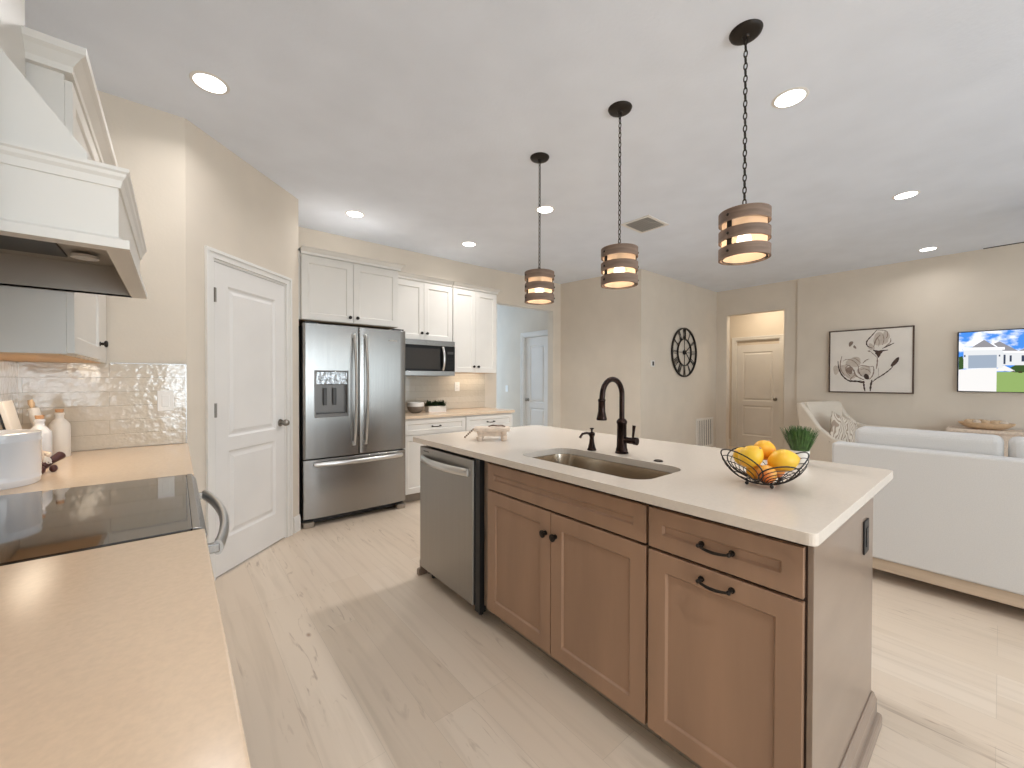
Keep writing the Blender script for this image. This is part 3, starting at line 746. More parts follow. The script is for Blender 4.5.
# soap dispenser
sx2, sy2 = 1.712, 1.395
t = thing('soap_dispenser', 'small dark bronze soap pump left of the faucet', 'soap dispenser', (sx2, sy2, .914))
obj('base', MB().lathe((sx2, sy2, z0), [(0, 0), (.024, 0), (.025, .005), (.021, .012), (.014, .04), (.0115, .065), (.013, .075), (.017, .08), (.017, .092), (.009, .098), (0, .098)], 28), BRONZE, t, smooth=True)
obj('pump', MB().lathe((sx2, sy2, z0+.098), [(0, 0), (.005, 0), (.005, .012), (.011, .016), (.011, .021), (0, .023)], 20), BRONZE, t, smooth=True)
obj('spout', MB().tube([(sx2, sy2, z0+.086), (sx2-.03, sy2+.01, z0+.094), (sx2-.055, sy2+.018, z0+.09), (sx2-.07, sy2+.022, z0+.07)], [.008, .007, .0065, .007], 12), BRONZE, t, smooth=True)
tag(obj('air_switch_button', MB().lathe((1.722, 1.012, z0), [(0, 0), (.021, 0), (.021, .003), (.016, .005), (.015, .0035), (0, .0035)], 28), BRONZE, smooth=True), 'round dark button set flush in the island countertop right of the faucet', 'button')

def island_cab(name, label, ya, yb, spec):
    """ya > yb : runs from the far end towards the camera"""
    t = thing(name, label, 'cabinet', (1.55, (ya+yb)/2, 0)); o = Vector((XF, ya, 0)); W = ya-yb
    mb = MB()
    if spec == 'sink':   # open-topped carcass so the basin hangs free
        for b in (((XF, yb, .10), (1.86, yb+.016, .880)), ((XF, ya-.016, .10), (1.86, ya, .880)), ((1.85, yb, .10), (1.866, ya, .880)), ((XF, yb+.016, .10), (1.85, ya-.016, .116)), ((XF, yb+.016, .862), (XF+.018, ya-.016, .880))): mb.box(*b)
    else: mb.box((XF, yb, .10), (1.866, ya, .880))
    obj('body', mb, WOODD, t)
    obj('toe_kick', MB().box((XF+.075, yb, .001), (1.86, ya, .10)), TAUPE, t)
    if spec == 'sink':
        shaker('drawer_front', o-Y*.004+Z*.730, -Y, -X, W-.008, .130, WOODC, t, fr=.05)
        w1 = (W-.008-.004)/2
        for i in range(2):
            d = shaker('door', o-Y*(.004+i*(w1+.004))+Z*.103, -Y, -X, w1, .617, WOODC, t, fr=.062)
            knob(o-Y*(.004+i*(w1+.004)+(w1-.028 if i == 0 else .028))-X*.019+Z*.625, -X, d, DBRONZE, .016)
    else:
        d = shaker('drawer_front', o-Y*.004+Z*.727, -Y, -X, W-.008, .133, WOODC, t, fr=.05)
        pull(o-Y*(W*.5+.004)-X*.019+Z*.79, -Y, -X, .088, d)
        d = shaker('door', o-Y*.004+Z*.103, -Y, -X, W-.008, .614, WOODC, t, fr=.062)
        pull(o-Y*(W*.5+.004)-X*.019+Z*.682, -Y, -X, .088, d)
    return t
island_cab('island_sink_cabinet', 'brown stained island cabinet with two knobbed doors below the sink', 1.690, .768, 'sink')
island_cab('island_drawer_cabinet', 'brown stained island cabinet with one drawer and one pull-handled door', .765, .315, 'd')
tag(obj('cabinet_filler', MB().box((XF-.006, 1.693, .10), (1.80, 1.732, .880)), WOODE), 'narrow brown filler strip between dishwasher and island sink cabinet', 'filler strip')
# end panels with furniture base
def end_panel(label, y0, y1, outward):
    t = thing('island_end_panel', label, 'panel', (1.64, (y0+y1)/2, 0))
    obj('panel', MB().box((XF-.004 if outward < 0 else XF+.03, y0, .001), (2.0, y1, .880)), WOODE, t, bevel=.0015)
    yo = y0 if outward < 0 else y1; s = outward
    def strip(a0, a1, z0, z1): return ((a0, min(yo, yo+s*a1), z0), (2.03, max(yo, yo+s*a1), z1))
    mb = MB()
    prof = [(0, .001), (.014, .001), (.014, .098), (.010, .110), (.007, .122), (.003, .128), (0, .128)]
    R = []
    for q, z in prof:
        R.append([mb.v(p) for p in ((XF-.004-q, yo, z), (XF-.004-q, yo+s*(q+.0005), z), (2.0+q, yo+s*(q+.0005), z), (2.0+q, (y1 if s < 0 else y0), z))] if True else 0)
    n_ = len(R)
    for i in range(n_):
        a, b = R[i], R[(i+1) % n_]
        for k in range(3): mb.f([a[k], a[k+1], b[k+1], b[k]])
    mb.f([r[0] for r in R]); mb.f([r[3] for r in R][::-1])
    obj('base_moulding', mb, WOODE, t)
    mb = MB(); R = []
    for q, z in ((.0142, .001), (.028, .001), (.028, .030), (.026, .040), (.021, .046), (.0142, .048)):
        R.append([mb.v(p) for p in ((XF-.004-q, yo+s*.0, z), (XF-.004-q, yo+s*q, z), (2.0+q, yo+s*q, z), (2.0+q, (y1 if s < 0 else y0), z))])
    n_ = len(R)
    for i in range(n_):
        a, b = R[i], R[(i+1) % n_]
        for k in range(3): mb.f([a[k], a[k+1], b[k+1], b[k]])
    mb.f([r[0] for r in R]); mb.f([r[3] for r in R][::-1])
    obj('shoe_moulding', mb, WOODE, t)
    return t
end_panel('tall brown island end panel with stepped base moulding, facing the near right', .300, .3135, -1)
end_panel('brown island end panel at the far end, only its moulded foot shows past the dishwasher', 2.412, 2.430, 1)
tag(obj('island_back_panel', MB().box((1.868, .3145, .001), (2.0, 2.411, .880)), WOODE), 'brown rear panel of the island, facing the living room', 'panel')
plate('wall_outlet', 'dark upright outlet on the brown island end panel under the countertop', 'outlet', (1.858, .300, .745), X, -Y, .07, .115, 'o')
for o in list(bpy.data.objects):
    if o.get('label', '').startswith('dark upright outlet'):
        for c in o.children: 
            c.data.materials[0] = BLACK
# dishwasher
t = thing('dishwasher', 'stainless dishwasher with bowed handle at the far end of the island', 'dishwasher', (1.5, 2.13, 0))
obj('body', MB().box((1.262, 1.760, .08), (1.80, 2.395, .872)), BLACK, t)
d = obj('door', MB().box((1.212, 1.787, .085), (1.258, 2.392, .862)), STEELD, t, bevel=.005)
h = obj('handle', bow((1.206, 1.822, .790), (1.206, 2.352, .790), (-.035, 0, 0), .014, (1.55, .7)), SATIN, d, smooth=True)
for yy in (1.832, 2.342): obj('handle_foot', MB().box((1.196, yy-.014, .772), (1.214, yy+.014, .808)), SATIN, h, bevel=.003)
obj('badge', MB().box((1.2113, 2.27, .835), (1.2125, 2.34, .842)), DGREY, d)
obj('side_seal', MB().box((1.222, 1.737, .06), (1.262, 1.782, .872)), BLACK, t)
obj('toe_kick', MB().box((1.335, 1.760, .001), (1.70, 2.395, .082)), TAUPE, t)
for yy in (1.82, 2.35): obj('levelling_foot', MB().cyl((1.29, yy, .001), .014, .08, 'z', 12), BLACK, t)

# ---------------------------------------------------------------- fruit bowl
bc = Vector((1.625, .545, .9142)); t = thing('fruit_basket', 'black wire fruit basket with looped sides on the island', 'basket', tuple(bc))
BR, BH, BX = .134, .088, 1.0
def bsurf(az, q):   # q 0..1 from the base ring up
    r = .050+(BR-.050)*sin(min(q, 1.2)*pi/2*.92); return bc+Vector((r*cos(az), r*sin(az)*1.0, .014+BH*q**1.35))
def petal(azc, W, Hh, s, rr):
    return MB().tube([bsurf(azc+s*W*sin(tt)*(1+.0*sin(tt/2)), s*Hh*(1-cos(tt))/2) for tt in [2*pi*i/40 for i in range(40)]], rr, 6, closed=True)
for k, (azc, W, Hh) in enumerate(((radians(-62), .86, 1.18), (radians(150), .86, 1.22), (radians(44), .80, 1.1), (radians(228), .62, .92))):
    loop = obj('side_loop', petal(azc, W, Hh, 1, .0024), IRON, t, smooth=True)
    mb = MB()
    for s in (.28, .44, .58, .72, .86): mb.tube([bsurf(azc+s*W*sin(tt), s*Hh*(1-cos(tt))/2) for tt in [2*pi*i/32 for i in range(32)]], .0014, 6, closed=True)
    obj('inner_wires', mb, IRON, loop)
mb = MB(); mb.tube([bc+Vector((.052*cos(a), .052*sin(a), .0135)) for a in [2*pi*i/32 for i in range(32)]], .0024, 6, closed=True)
mb.tube([bc+Vector((.025*cos(a), .025*sin(a), .0135)) for a in [2*pi*i/24 for i in range(24)]], .0014, 6, closed=True)
for a in (0, 1.57): mb.tube([bc+Vector((-.052*cos(a), -.052*sin(a), .0135)), bc+Vector((.052*cos(a), .052*sin(a), .0135))], .0014, 6)
obj('base_ring', mb, IRON, t)
for a in (-2.3, -.75, .8, 2.4): obj('foot', MB().ellip(bc+Vector((.055*cos(a), .055*sin(a), .0065)), .0065, .0065, .0062, 12, 8), IRON, t, smooth=True)
def fruit_mat(name, c1, c2):
    m = mat(name, c1, .42, noise=((14, 14, 14), .04, 2), bump=((260, 260, 260), .25, .002)); nt = m.node_tree
    b = nt.nodes['Principled BSDF']; src = b.inputs['Base Color'].links[0].from_socket
    tc = nt.nodes.new('ShaderNodeTexCoord'); n = nt.nodes.new('ShaderNodeTexNoise'); n.inputs['Scale'].default_value = 11; n.inputs['Detail'].default_value = 1
    r = nt.nodes.new('ShaderNodeMapRange'); r.inputs['From Min'].default_value = .42; r.inputs['From Max'].default_value = .68
    mx = nt.nodes.new('ShaderNodeMix'); mx.data_type = 'RGBA'; mx.inputs[7].default_value = c2
    nt.links.new(tc.outputs['Object'], n.inputs['Vector']); nt.links.new(n.outputs['Fac'], r.inputs['Value'])
    nt.links.new(r.outputs[0], mx.inputs[0]); nt.links.new(src, mx.inputs[6]); nt.links.new(mx.outputs[2], b.inputs['Base Color']); return m
LEMON = fruit_mat('yellow_peel', rgb(240, 194, 56), rgb(240, 176, 40)); ORNG = fruit_mat('orange_peel', rgb(240, 180, 44), rgb(238, 160, 36)); MANGO = fruit_mat('mango_peel', rgb(236, 178, 78), rgb(220, 110, 50))
def fruit(name, c, rx, ry, rz, m, label, rot=(0, 0, 0), nub=False):
    mb = MB(); n, mm = 28, 18; rings = []
    for j in range(mm+1):
        a = pi*j/mm-pi/2; r = cos(a); z = sin(a)
        if nub and abs(z) > .82: z *= 1+(abs(z)-.82)*.7
        rings.append([mb.v((0, 0, rz*z))] if j in (0, mm) else [mb.v((rx*r*cos(2*pi*i/n)*(1+.02*sin(3*2*pi*i/n)), ry*r*sin(2*pi*i/n), rz*z)) for i in range(n)])
    for a, b in zip(rings, rings[1:]):
        for i in range(n):
            u = []
            for x in (a[i % len(a)], a[(i+1) % len(a)], b[(i+1) % len(b)], b[i % len(b)]):
                if x not in u: u.append(x)
            mb.f(u)
    o = obj(name, mb, m, smooth=True); o.location = bc+Vector(c); o.rotation_euler = rot
    tag(o, label, 'fruit', 'fruit in the wire basket')
    tipd = Vector((0, 0, rz*(1.10 if nub else .985)))
    s = obj('stem', MB().lathe(Vector(o.location)+tipd, [(0, 0), (.004, 0), (.0045, .002), (.002, .004), (0, .004)], 10), CORK, o)
    return o
fruit('lemon', (-.0435, .0237, .1031), .0375, .0375, .043, LEMON, 'big yellow lemon leaning at the front left of the wire basket', (.6, -.5, .4), True)
fruit('lemon', (.0156, .0707, .0901), .034, .034, .037, LEMON, 'yellow lemon with its stem end showing at the rear left of the basket', (-.5, -1.0, .3), True)
fruit('orange', (.0324, .0059, .1207), .0368, .0368, .036, ORNG, 'round orange at the top middle of the basket pile', (.3, .4, 0))
fruit('lemon', (.0034, -.0631, .0965), .039, .039, .044, LEMON, 'large yellow lemon resting on the right side of the basket', (1.35, .2, .5), True)
fruit('mango', (-.0407, -.0261, .049), .031, .031, .031, MANGO, 'reddish yellow mango low at the front of the basket', (1.3, .3, 1.0))
fruit('mango', (.0508, -.0246, .0536), .0305, .0305, .031, MANGO, 'reddish mango at the bottom right of the basket', (.4, 0, .4))
fruit('orange', (-.0015, .0238, .046), .0298, .0298, .029, ORNG, 'orange buried at the bottom of the basket under the others', (0, 0, 0))

# ---------------------------------------------------------------- grass pot on the island
gp = Vector((2.16, .575, .9142)); t = thing('grass_plant', 'small green faux grass plant behind the fruit basket at the island edge', 'plant', tuple(gp))
mb = MB().lathe(gp, [(0, 0), (.026, 0), (.030, .004), (.037, .055), (.037, .062), (.034, .062), (.032, .052), (0, .052)], 28); obj('pot', mb, CERAMM, t, smooth=True)
mb = MB(); rnd = random.Random(11)
for k in range(620):
    a = rnd.random()*6.28; rr = .032*rnd.random()**.5; e = radians(66+23*rnd.random())
    leaf_mesh(mb, gp+Vector((rr*cos(a), rr*sin(a), .052)), (cos(a)*cos(e), sin(a)*cos(e), sin(e)), .085+.055*rnd.random(), .0040, .22, 4)
obj('grass', mb, LEAF, t)

# ---------------------------------------------------------------- wooden riser
rc = Vector((1.53, 2.04, .9142)); t = thing('wooden_riser', 'small whitewashed wooden riser with carved feet and cord on the far island end', 'riser', tuple(rc))
ru, rn = Vector((.77, -.638, 0)), Vector((-.638, -.77, 0)); T = Matrix(((ru.x, -rn.x, 0, rc.x), (ru.y, -rn.y, 0, rc.y), (0, 0, 1, rc.z), (0, 0, 0, 1)))
mb = MB(); mb.T = T; mb.prism([rrect(-.112, -.062, .112, .062, .014)], 'z', .058, .078); obj('board', mb, WWASH, t, bevel=.002)
for a in (-.075, .075):
    for b in (-.040, .040):
        mb = MB(); mb.T = T; mb.lathe((a, b, 0), [(0, 0), (.016, 0), (.020, .010), (.020, .022), (.012, .030), (.014, .040), (.019, .048), (.015, .058), (0, .058)], 18); obj('foot', mb, WWASH, t, smooth=True)
mb = MB(); mb.T = T; mb.box((-.06, -.044, .026), (.06, -.036, .057)); obj('apron', mb, WWASH, t)
mb = MB(); mb.T = T; mb.tube([(-.02+.10*i/12, .02*sin(i*.8), .0835+.006*sin(pi*i/12)) for i in range(13)], .0045, 8)
for i in range(6): mb.ellip((-.118-.010*i, -.004*i, .064-.009*i), .0065, .0065, .0065, 10, 8)
obj('cord', mb, GWOOD, t, smooth=True)

# ================================================================ pendants
def make_pendant(loc):
    t = thing('pendant_lamp', '', 'pendant lamp', loc)
    x, y, z = loc; c = Vector(loc)
    obj('canopy', MB().lathe((x, y, CH-.026), [(0, 0), (.012, 0), (.016, .006), (.05, .010), (.062, .016), (.066, .0255), (0, .0255)], 36), DBRONZE, t, smooth=True)
    mb = MB(); top, bot = CH-.028, 2.060; n = 27; st = (top-bot)/n
    mb.tube([(x+.009*cos(a), y, top+.004+.009*sin(a)) for a in [2*pi*i/16 for i in range(16)]], .0022, 6, closed=True)
    for k in range(n):
        zc = top-st*(k+.5); L = st*.70; W = .0068
        P = []
        for i in range(16):
            a = 2*pi*i/16; u = W*cos(a); v = L*sin(a)*(.82 if abs(sin(a)) < .9 else .86)
            P.append((x+(u if k % 2 else 0)+.0, y+(0 if k % 2 else u), zc+v))
        mb.tube(P, .0026, 6, closed=True)
    obj('chain', mb, DBRONZE, t, smooth=True)
    mb = MB(); mb.tube([(x+.013*cos(a), y, 2.053+.013*sin(a)) for a in [2*pi*i/18 for i in range(18)]], .0026, 6, closed=True)
    mb.cyl((x, y, 2.008), .010, .034, 'z', 14); obj('hanging_loop', mb, DBRONZE, t, smooth=True)
    R, zt = .102, 2.030; bands = ((1.826, 1.874), (1.903, 1.949), (1.980, 2.030))
    for z0, z1 in bands:
        b = obj('band', MB().lathe((x, y, 0), [(R-.008, z0), (R, z0), (R, z1), (R-.008, z1), (R-.008, z0)], 56, closed=False), GWOOD, t, smooth=True)
    angs = (radians(163), radians(-47), radians(58))
    for a in angs:
        T = Matrix.Translation((x, y, 0)) @ Matrix.Rotation(a, 4, 'Z')
        mb = MB(); mb.T = T; mb.box((R-.0125, -.011, 1.828), (R-.0085, .011, 2.028)); st_ = obj('strap', mb, DBRONZE, t)
        mb = MB(); mb.T = T
        for z0, z1 in bands: mb.ellip((R+.0005, 0, (z0+z1)/2), .005, .0065, .0065, 12, 8)
        obj('rivets', mb, DBRONZE, st_, smooth=True)
        mb = MB(); mb.T = T; mb.box((0.0, -.004, 2.008), (R-.0125, .004, 2.014)); obj('spider_arm', mb, DBRONZE, t)
    obj('socket', MB().lathe((x, y, 1.965), [(0, 0), (.017, 0), (.018, .004), (.018, .04), (.012, .055), (0, .055)], 20), DBRONZE, t, smooth=True)
    obj('bulb', MB().lathe((x, y, 1.868), [(0, 0), (.012, .002), (.024, .014), (.029, .032), (.027, .052), (.017, .078), (.0135, .096), (0, .096)], 24), BULB, t, smooth=True)
    obj('liner', MB().lathe((x, y, 0), [(R-.014, 1.830), (R-.014, 2.026)], 48, closed=False), LINER, t, smooth=True)
    obj('liner_ring', MB().lathe((x, y, 0), [(R-.0185, 1.8285), (R-.0135, 1.8285), (R-.0135, 1.8315), (R-.0185, 1.8315), (R-.0185, 1.8285)], 48, closed=False), DBRONZE, t)
    return t
P0 = make_pendant((1.935, .730, 0)); P0['label'] = 'nearest, largest-looking pendant lamp with slatted wooden drum, over the fruit basket end'
for yy, lb in ((1.385, 'middle pendant lamp with slatted wooden drum, above the sink and faucet'), (2.040, 'farthest and smallest-looking pendant lamp with slatted wooden drum, in front of the hallway opening')):
    c = copy_tree(P0); c.location = (1.935, yy, 0); c['label'] = lb
for yy in (.73, 1.385, 2.04):
    d = bpy.data.lights.new('pendant_bulb_light', 'POINT'); d.energy = 1.0; d.color = (1, .84, .66); d.shadow_soft_size = .045
    o = bpy.data.objects.new('pendant_bulb_light', d); COL.objects.link(o); o.location = (1.935, yy, 1.855)
for o in bpy.data.objects:
    if o.name.startswith('pendant_lamp'): o['group'] = 'pendant lamps over the island'

# ---------------------------------------------------------------- recessed lights
def make_can(loc):
    t = thing('recessed_light', '', 'ceiling light', loc); x, y, z = loc
    obj('trim_ring', MB().lathe((x, y, CH), [(.069, -.004), (.080, -.004), (.085, -.0005), (.069, -.0005), (.069, -.004)], 48, closed=False), TRIM, t, smooth=True)
    obj('lens', MB().cyl((x, y, CH-.003), .0695, .0025, 'z', 48), LENS, t)
    return t
C0 = make_can((.144, 2.623, CH)); C0['label'] = 'round recessed ceiling light above the pantry corner, nearest the range hood'; C0['group'] = 'recessed ceiling lights'
spots = [((1.284, 3.828), 'round recessed ceiling light in front of the refrigerator cabinet'), ((2.553, 3.843), 'round recessed ceiling light before the tall cabinets by the hallway'),
         ((2.56, 2.627), 'round recessed ceiling light seen beside the chain of the farthest pendant'), ((2.569, .744), 'large-looking round recessed ceiling light to the right of the nearest pendant'),
         ((4.64, .515), 'round recessed ceiling light over the sofa side of the room'), ((6.734, .556), 'round recessed ceiling light closest to the wall with picture and television')]
for (a, b), lb in spots:
    c = copy_tree(C0); c.location = (a, b, CH); c['label'] = lb
k = 0
for a, b in [(.144, 2.623)]+[s[0] for s in spots]+[(.6, -.6), (2.569, -1.4), (4.64, -1.6), (6.4, -1.8)]:  # last four are out of view without fixtures, added as fill
    area('downlight_and_fill', (a, b, CH-.012), (0, 0, -1), .14, .14, (3.4 if a < .2 else 2.8 if b > 3 and a < 2 else 5.0 if b > 3 else 15.0 if a < 2.6 and b > 1 else 4.0 if a < 2.6 and b > 0 else 13.0 if a < 1 else 2.6 if 0 < b and a < 6 else 1.8), (1, .98, .97), 'DISK', 150)

VGREY = mat('vent_grey', rgb(184, 181, 177), .8)
t = thing('ceiling_vent', 'white louvred air register in the ceiling behind the middle pendant', 'vent', (3.55, 2.24, CH-.01))
vx0, vx1, vy0, vy1 = 3.37, 3.73, 2.09, 2.40
obj('vent_frame', MB().prism([[(vx0, vy0), (vx1, vy0), (vx1, vy1), (vx0, vy1)], [(vx0+.03, vy0+.03), (vx1-.03, vy0+.03), (vx1-.03, vy1-.03), (vx0+.03, vy1-.03)]], 'z', CH-.009, CH-.0005), TRIM, t, bevel=.002)
obj('vent_back', MB().box((vx0+.02, vy0+.02, CH-.0025), (vx1-.02, vy1-.02, CH-.0006)), VGREY, t)
for i in range(9):
    yy = vy0+.045+i*.0275; mb = MB(); mb.prism([[(yy, CH-.012), (yy+.016, CH-.004), (yy+.0175, CH-.0055), (yy+.0015, CH-.0135)]], 'x', vx0+.028, vx1-.028); obj('louvre', mb, DIM, t)
# return grille
t = thing('return_air_grille', 'white return air grille low on the wall below the clock', 'vent', (6.84, 3.165, .42))
g0, g1, gz0, gz1 = 6.52, 7.13, .16, .66
mb = MB(); mb.prism([[(g0, gz0), (g1, gz0), (g1, gz1), (g0, gz1)], [(g0+.035, gz0+.035), (g1-.035, gz0+.035), (g1-.035, gz1-.035), (g0+.035, gz1-.035)]], 'y', 3.158, 3.1695); obj('grille_frame', mb, GRILLE, t, bevel=.002)
obj('grille_back', MB().box((g0+.03, 3.167, gz0+.03), (g1-.03, 3.1694, gz1-.03)), VDARK, t)
for i in range(8):
    x = g0+.055+i*.0665; mb = MB(); mb.prism([[(x, 3.166), (x+.030, 3.159), (x+.032, 3.160), (x+.002, 3.167)]], 'z', gz0+.034, gz1-.034); obj('louvre', mb, GRILLE, t)
# thermostat
t = thing('thermostat', 'tiny white thermostat with dark display on the wall left of the clock', 'thermostat', (5.21, 3.165, 1.52))
obj('case', MB().box((5.165, 3.150, 1.48), (5.255, 3.1695, 1.57)), WHITEP, t, bevel=.006)
obj('display', MB().box((5.190, 3.1485, 1.497), (5.232, 3.1505, 1.555)), BLACK, t)

# ---------------------------------------------------------------- clock
ck = Vector((6.10, 3.150, 1.722)); t = thing('wall_clock', 'large round black iron skeleton wall clock with Roman numerals', 'clock', tuple(ck)); CR = .384
def ringy(r, w, y0=-.012, y1=.012):
    mb = MB(); n = 72; y = ck.y
    mb.prism([[(ck.x+(r+w)*cos(2*pi*i/n), ck.z+(r+w)*sin(2*pi*i/n)) for i in range(n)], [(ck.x+(r-w)*cos(2*pi*i/n), ck.z+(r-w)*sin(2*pi*i/n)) for i in range(n)]], 'y', y+y0, y+y1); return mb
obj('outer_ring', ringy(CR-.010, .0095), IRON, t); obj('inner_ring', ringy(CR*.54, .0055), IRON, t)
NUM = {12: 'XII', 1: 'I', 2: 'II', 3: 'III', 4: 'IV', 5: 'V', 6: 'VI', 7: 'VII', 8: 'VIII', 9: 'IX', 10: 'X', 11: 'XI'}
def bar2(mb, T, p, q, w):
    p, q = Vector((p[0], 0, p[1])), Vector((q[0], 0, q[1])); d = (q-p).normalized(); s = Vector((d.z, 0, -d.x))*w
    mb.T = T; V = []
    for y in (-.004, .004):
        for c in (p-s, p+s, q+s, q-s): V.append(mb.v((c.x, y, c.z)))
    for f in ((0, 1, 2, 3), (7, 6, 5, 4), (0, 4, 5, 1), (1, 5, 6, 2), (2, 6, 7, 3), (3, 7, 4, 0)): mb.f([V[i] for i in f])
r0, r1 = CR*.555, CR-.022
for h, s in NUM.items():
    a = -2*pi*h/12; T = Matrix.Translation(ck) @ Matrix.Rotation(-a, 4, 'Y'); mb = MB()
    wd = {'I': .022, 'V': .044, 'X': .044}; tot = sum(wd[c] for c in s); x = -tot/2
    for c in s:
        w_ = wd[c]; cx = x+w_/2; x += w_
        if c == 'I': bar2(mb, T, (cx, r0), (cx, r1), .0036)
        elif c == 'V': bar2(mb, T, (cx-w_*.36, r1), (cx, r0), .0036); bar2(mb, T, (cx+w_*.36, r1), (cx, r0), .003)
        else: bar2(mb, T, (cx-w_*.36, r1), (cx+w_*.36, r0), .0036); bar2(mb, T, (cx+w_*.36, r1), (cx-w_*.36, r0), .003)
    obj('numeral', mb, IRON, t)
mb = MB()
for a in (0, pi/2, pi, 1.5*pi): bar2(mb, Matrix.Translation(ck) @ Matrix.Rotation(a, 4, 'Y'), (0, .02), (0, CR*.535), .0035)
obj('cross_bars', mb, IRON, t)
obj('hub', MB().cyl((ck.x, ck.y-.014, ck.z), .034, .026, 'y', 24), IRON, t)
mb = MB(); bar2(mb, Matrix.Translation(ck-Y*.017) @ Matrix.Rotation(radians(55), 4, 'Y'), (0, 0), (0, .15), .007); obj('hour_hand', mb, IRON, t)
mb = MB(); bar2(mb, Matrix.Translation(ck-Y*.021) @ Matrix.Rotation(radians(135), 4, 'Y'), (0, 0), (0, .19), .005); obj('minute_hand', mb, IRON, t)

# ================================================================ picture and television
WX = 7.2275
def bil(px, y0, y1, z0, z1, X0, X1, yt0, yt1, yb0, yb1):
    s = (px[0]-X0)/(X1-X0); a = yt0+(yt1-yt0)*s; b = yb0+(yb1-yb0)*s
    return (y0+(y1-y0)*s, z1-(z1-z0)*(px[1]-a)/(b-a))
t = thing('wall_picture', 'framed picture of grey ink flowers on white canvas above the armchair', 'picture', (WX-.02, 1.15, 1.56))
py0, py1, pz0, pz1 = 1.570, .712, 1.128, 1.985
obj('canvas', MB().box((WX-.030, py1+.01, pz0+.01), (WX-.002, py0-.01, pz1-.01)), CANVAS, t)
obj('frame', MB().prism([[(py1-.006, pz0-.006), (py0+.006, pz0-.006), (py0+.006, pz1+.006), (py1-.006, pz1+.006)], [(py1+.008, pz0+.008), (py0-.008, pz0+.008), (py0-.008, pz1-.008), (py1+.008, pz1-.008)]], 'x', WX-.036, WX-.001), FRAMEB, t)
A = lambda p: bil(p, py0, py1, pz0, pz1, 90, 850, 155, 100, 700, 715)
def catmull(P, n=6):
    P = [P[0]]+list(P)+[P[-1]]; out = []
    for i in range(1, len(P)-2):
        for k in range(n):
            u = k/n; a, b, c, d = P[i-1:i+3]
            out.append(tuple(.5*((2*b[j])+(-a[j]+c[j])*u+(2*a[j]-5*b[j]+4*c[j]-d[j])*u*u+(-a[j]+3*b[j]-3*c[j]+d[j])*u**3) for j in (0, 1)))
    out.append(tuple(P[-2])); return out
def stroke(mb, pts, w, x, taper=True):
    P = [Vector(A(p)) for p in catmull(pts)]; n = len(P); prev = None
    for i, p in enumerate(P):
        d = (P[min(i+1, n-1)]-P[max(i-1, 0)]); d.normalize(); s = Vector((-d.y, d.x))
        q = i/(n-1); ww = w*.5*((.25+.75*sin(pi*q)**.6) if taper else 1)*(1+.25*sin(i*1.7))
        a, b = p+s*ww, p-s*ww; V = (mb.v((x, a.x, a.y)), mb.v((x, b.x, b.y)))
        if prev: mb.f([prev[0], prev[1], V[1], V[0]])
        prev = V
def blob(mb, c, rx, ry, rot, x, n=20, wob=.12):
    c = A(c); rx, ry = rx*.00116, ry*.00158
    V = []
    for i in range(n):
        a = 2*pi*i/n; q = 1+wob*sin(3*a+c[0]*9); u, v = rx*q*cos(a), ry*q*sin(a)
        V.append(mb.v((x, c[0]-(u*cos(rot)-v*sin(rot)), c[1]+u*sin(rot)+v*cos(rot))))
    mb.f(V)
xw = WX-.0305
wash = MB()
for kk, (c, rx, ry, ro) in enumerate((((330, 430), 70, 42, .3), ((430, 510), 62, 45, 0), ((240, 500), 42, 50, .3), ((160, 500), 30, 40, 0), ((570, 220), 62, 55, .2), ((620, 190), 30, 40, 0), ((300, 550), 60, 26, -.3), ((490, 290), 26, 30, .4))): blob(wash, c, rx, ry, ro, xw-.00004*kk)
obj('pale_washes', wash, INKL, t)
mid = MB()
for c, rx, ry, ro in (((290, 505), 30, 32, .2), ((300, 262), 18, 24, -.4), ((338, 292), 11, 16, .5), ((470, 330), 12, 5, -.6)): blob(mid, c, rx, ry, ro, xw-.0004)
for pts, w_ in (([(215, 375), (200, 440), (205, 495), (245, 555)], .012), ([(250, 450), (300, 470), (330, 505), (350, 550), (400, 580), (432, 590)], .016), ([(375, 470), (375, 510), (400, 550), (440, 562)], .014),
                ([(370, 470), (420, 460), (470, 472), (512, 465)], .010), ([(510, 465), (516, 510), (500, 560), (470, 588)], .012), ([(415, 440), (440, 415), (472, 400)], .012), ([(570, 180), (532, 225), (512, 292)], .014),
                ([(630, 150), (632, 190), (618, 215)], .010), ([(660, 212), (655, 250), (600, 300)], .010), ([(560, 560), (556, 480)], .004), ([(545, 385), (546, 430), (538, 492)], .014), ([(470, 320), (515, 360), (545, 388)], .007),
                ([(350, 540), (300, 585), (330, 600)], .01), ([(540, 135), (600, 140), (632, 150)], .008), ([(225, 420), (262, 405), (320, 415), (362, 450), (372, 470)], .009), ([(300, 560), (262, 520), (255, 480), (285, 455)], .010), ([(318, 392), (350, 400), (400, 440)], .007), ([(395, 500), (430, 490), (470, 505), (488, 530)], .008), ([(590, 175), (602, 220), (590, 275)], .008), ([(545, 200), (560, 240), (556, 290)], .006)): stroke(mid, pts, w_, xw-.0006)
obj('petal_strokes', mid, INKM, t)
ink = MB()
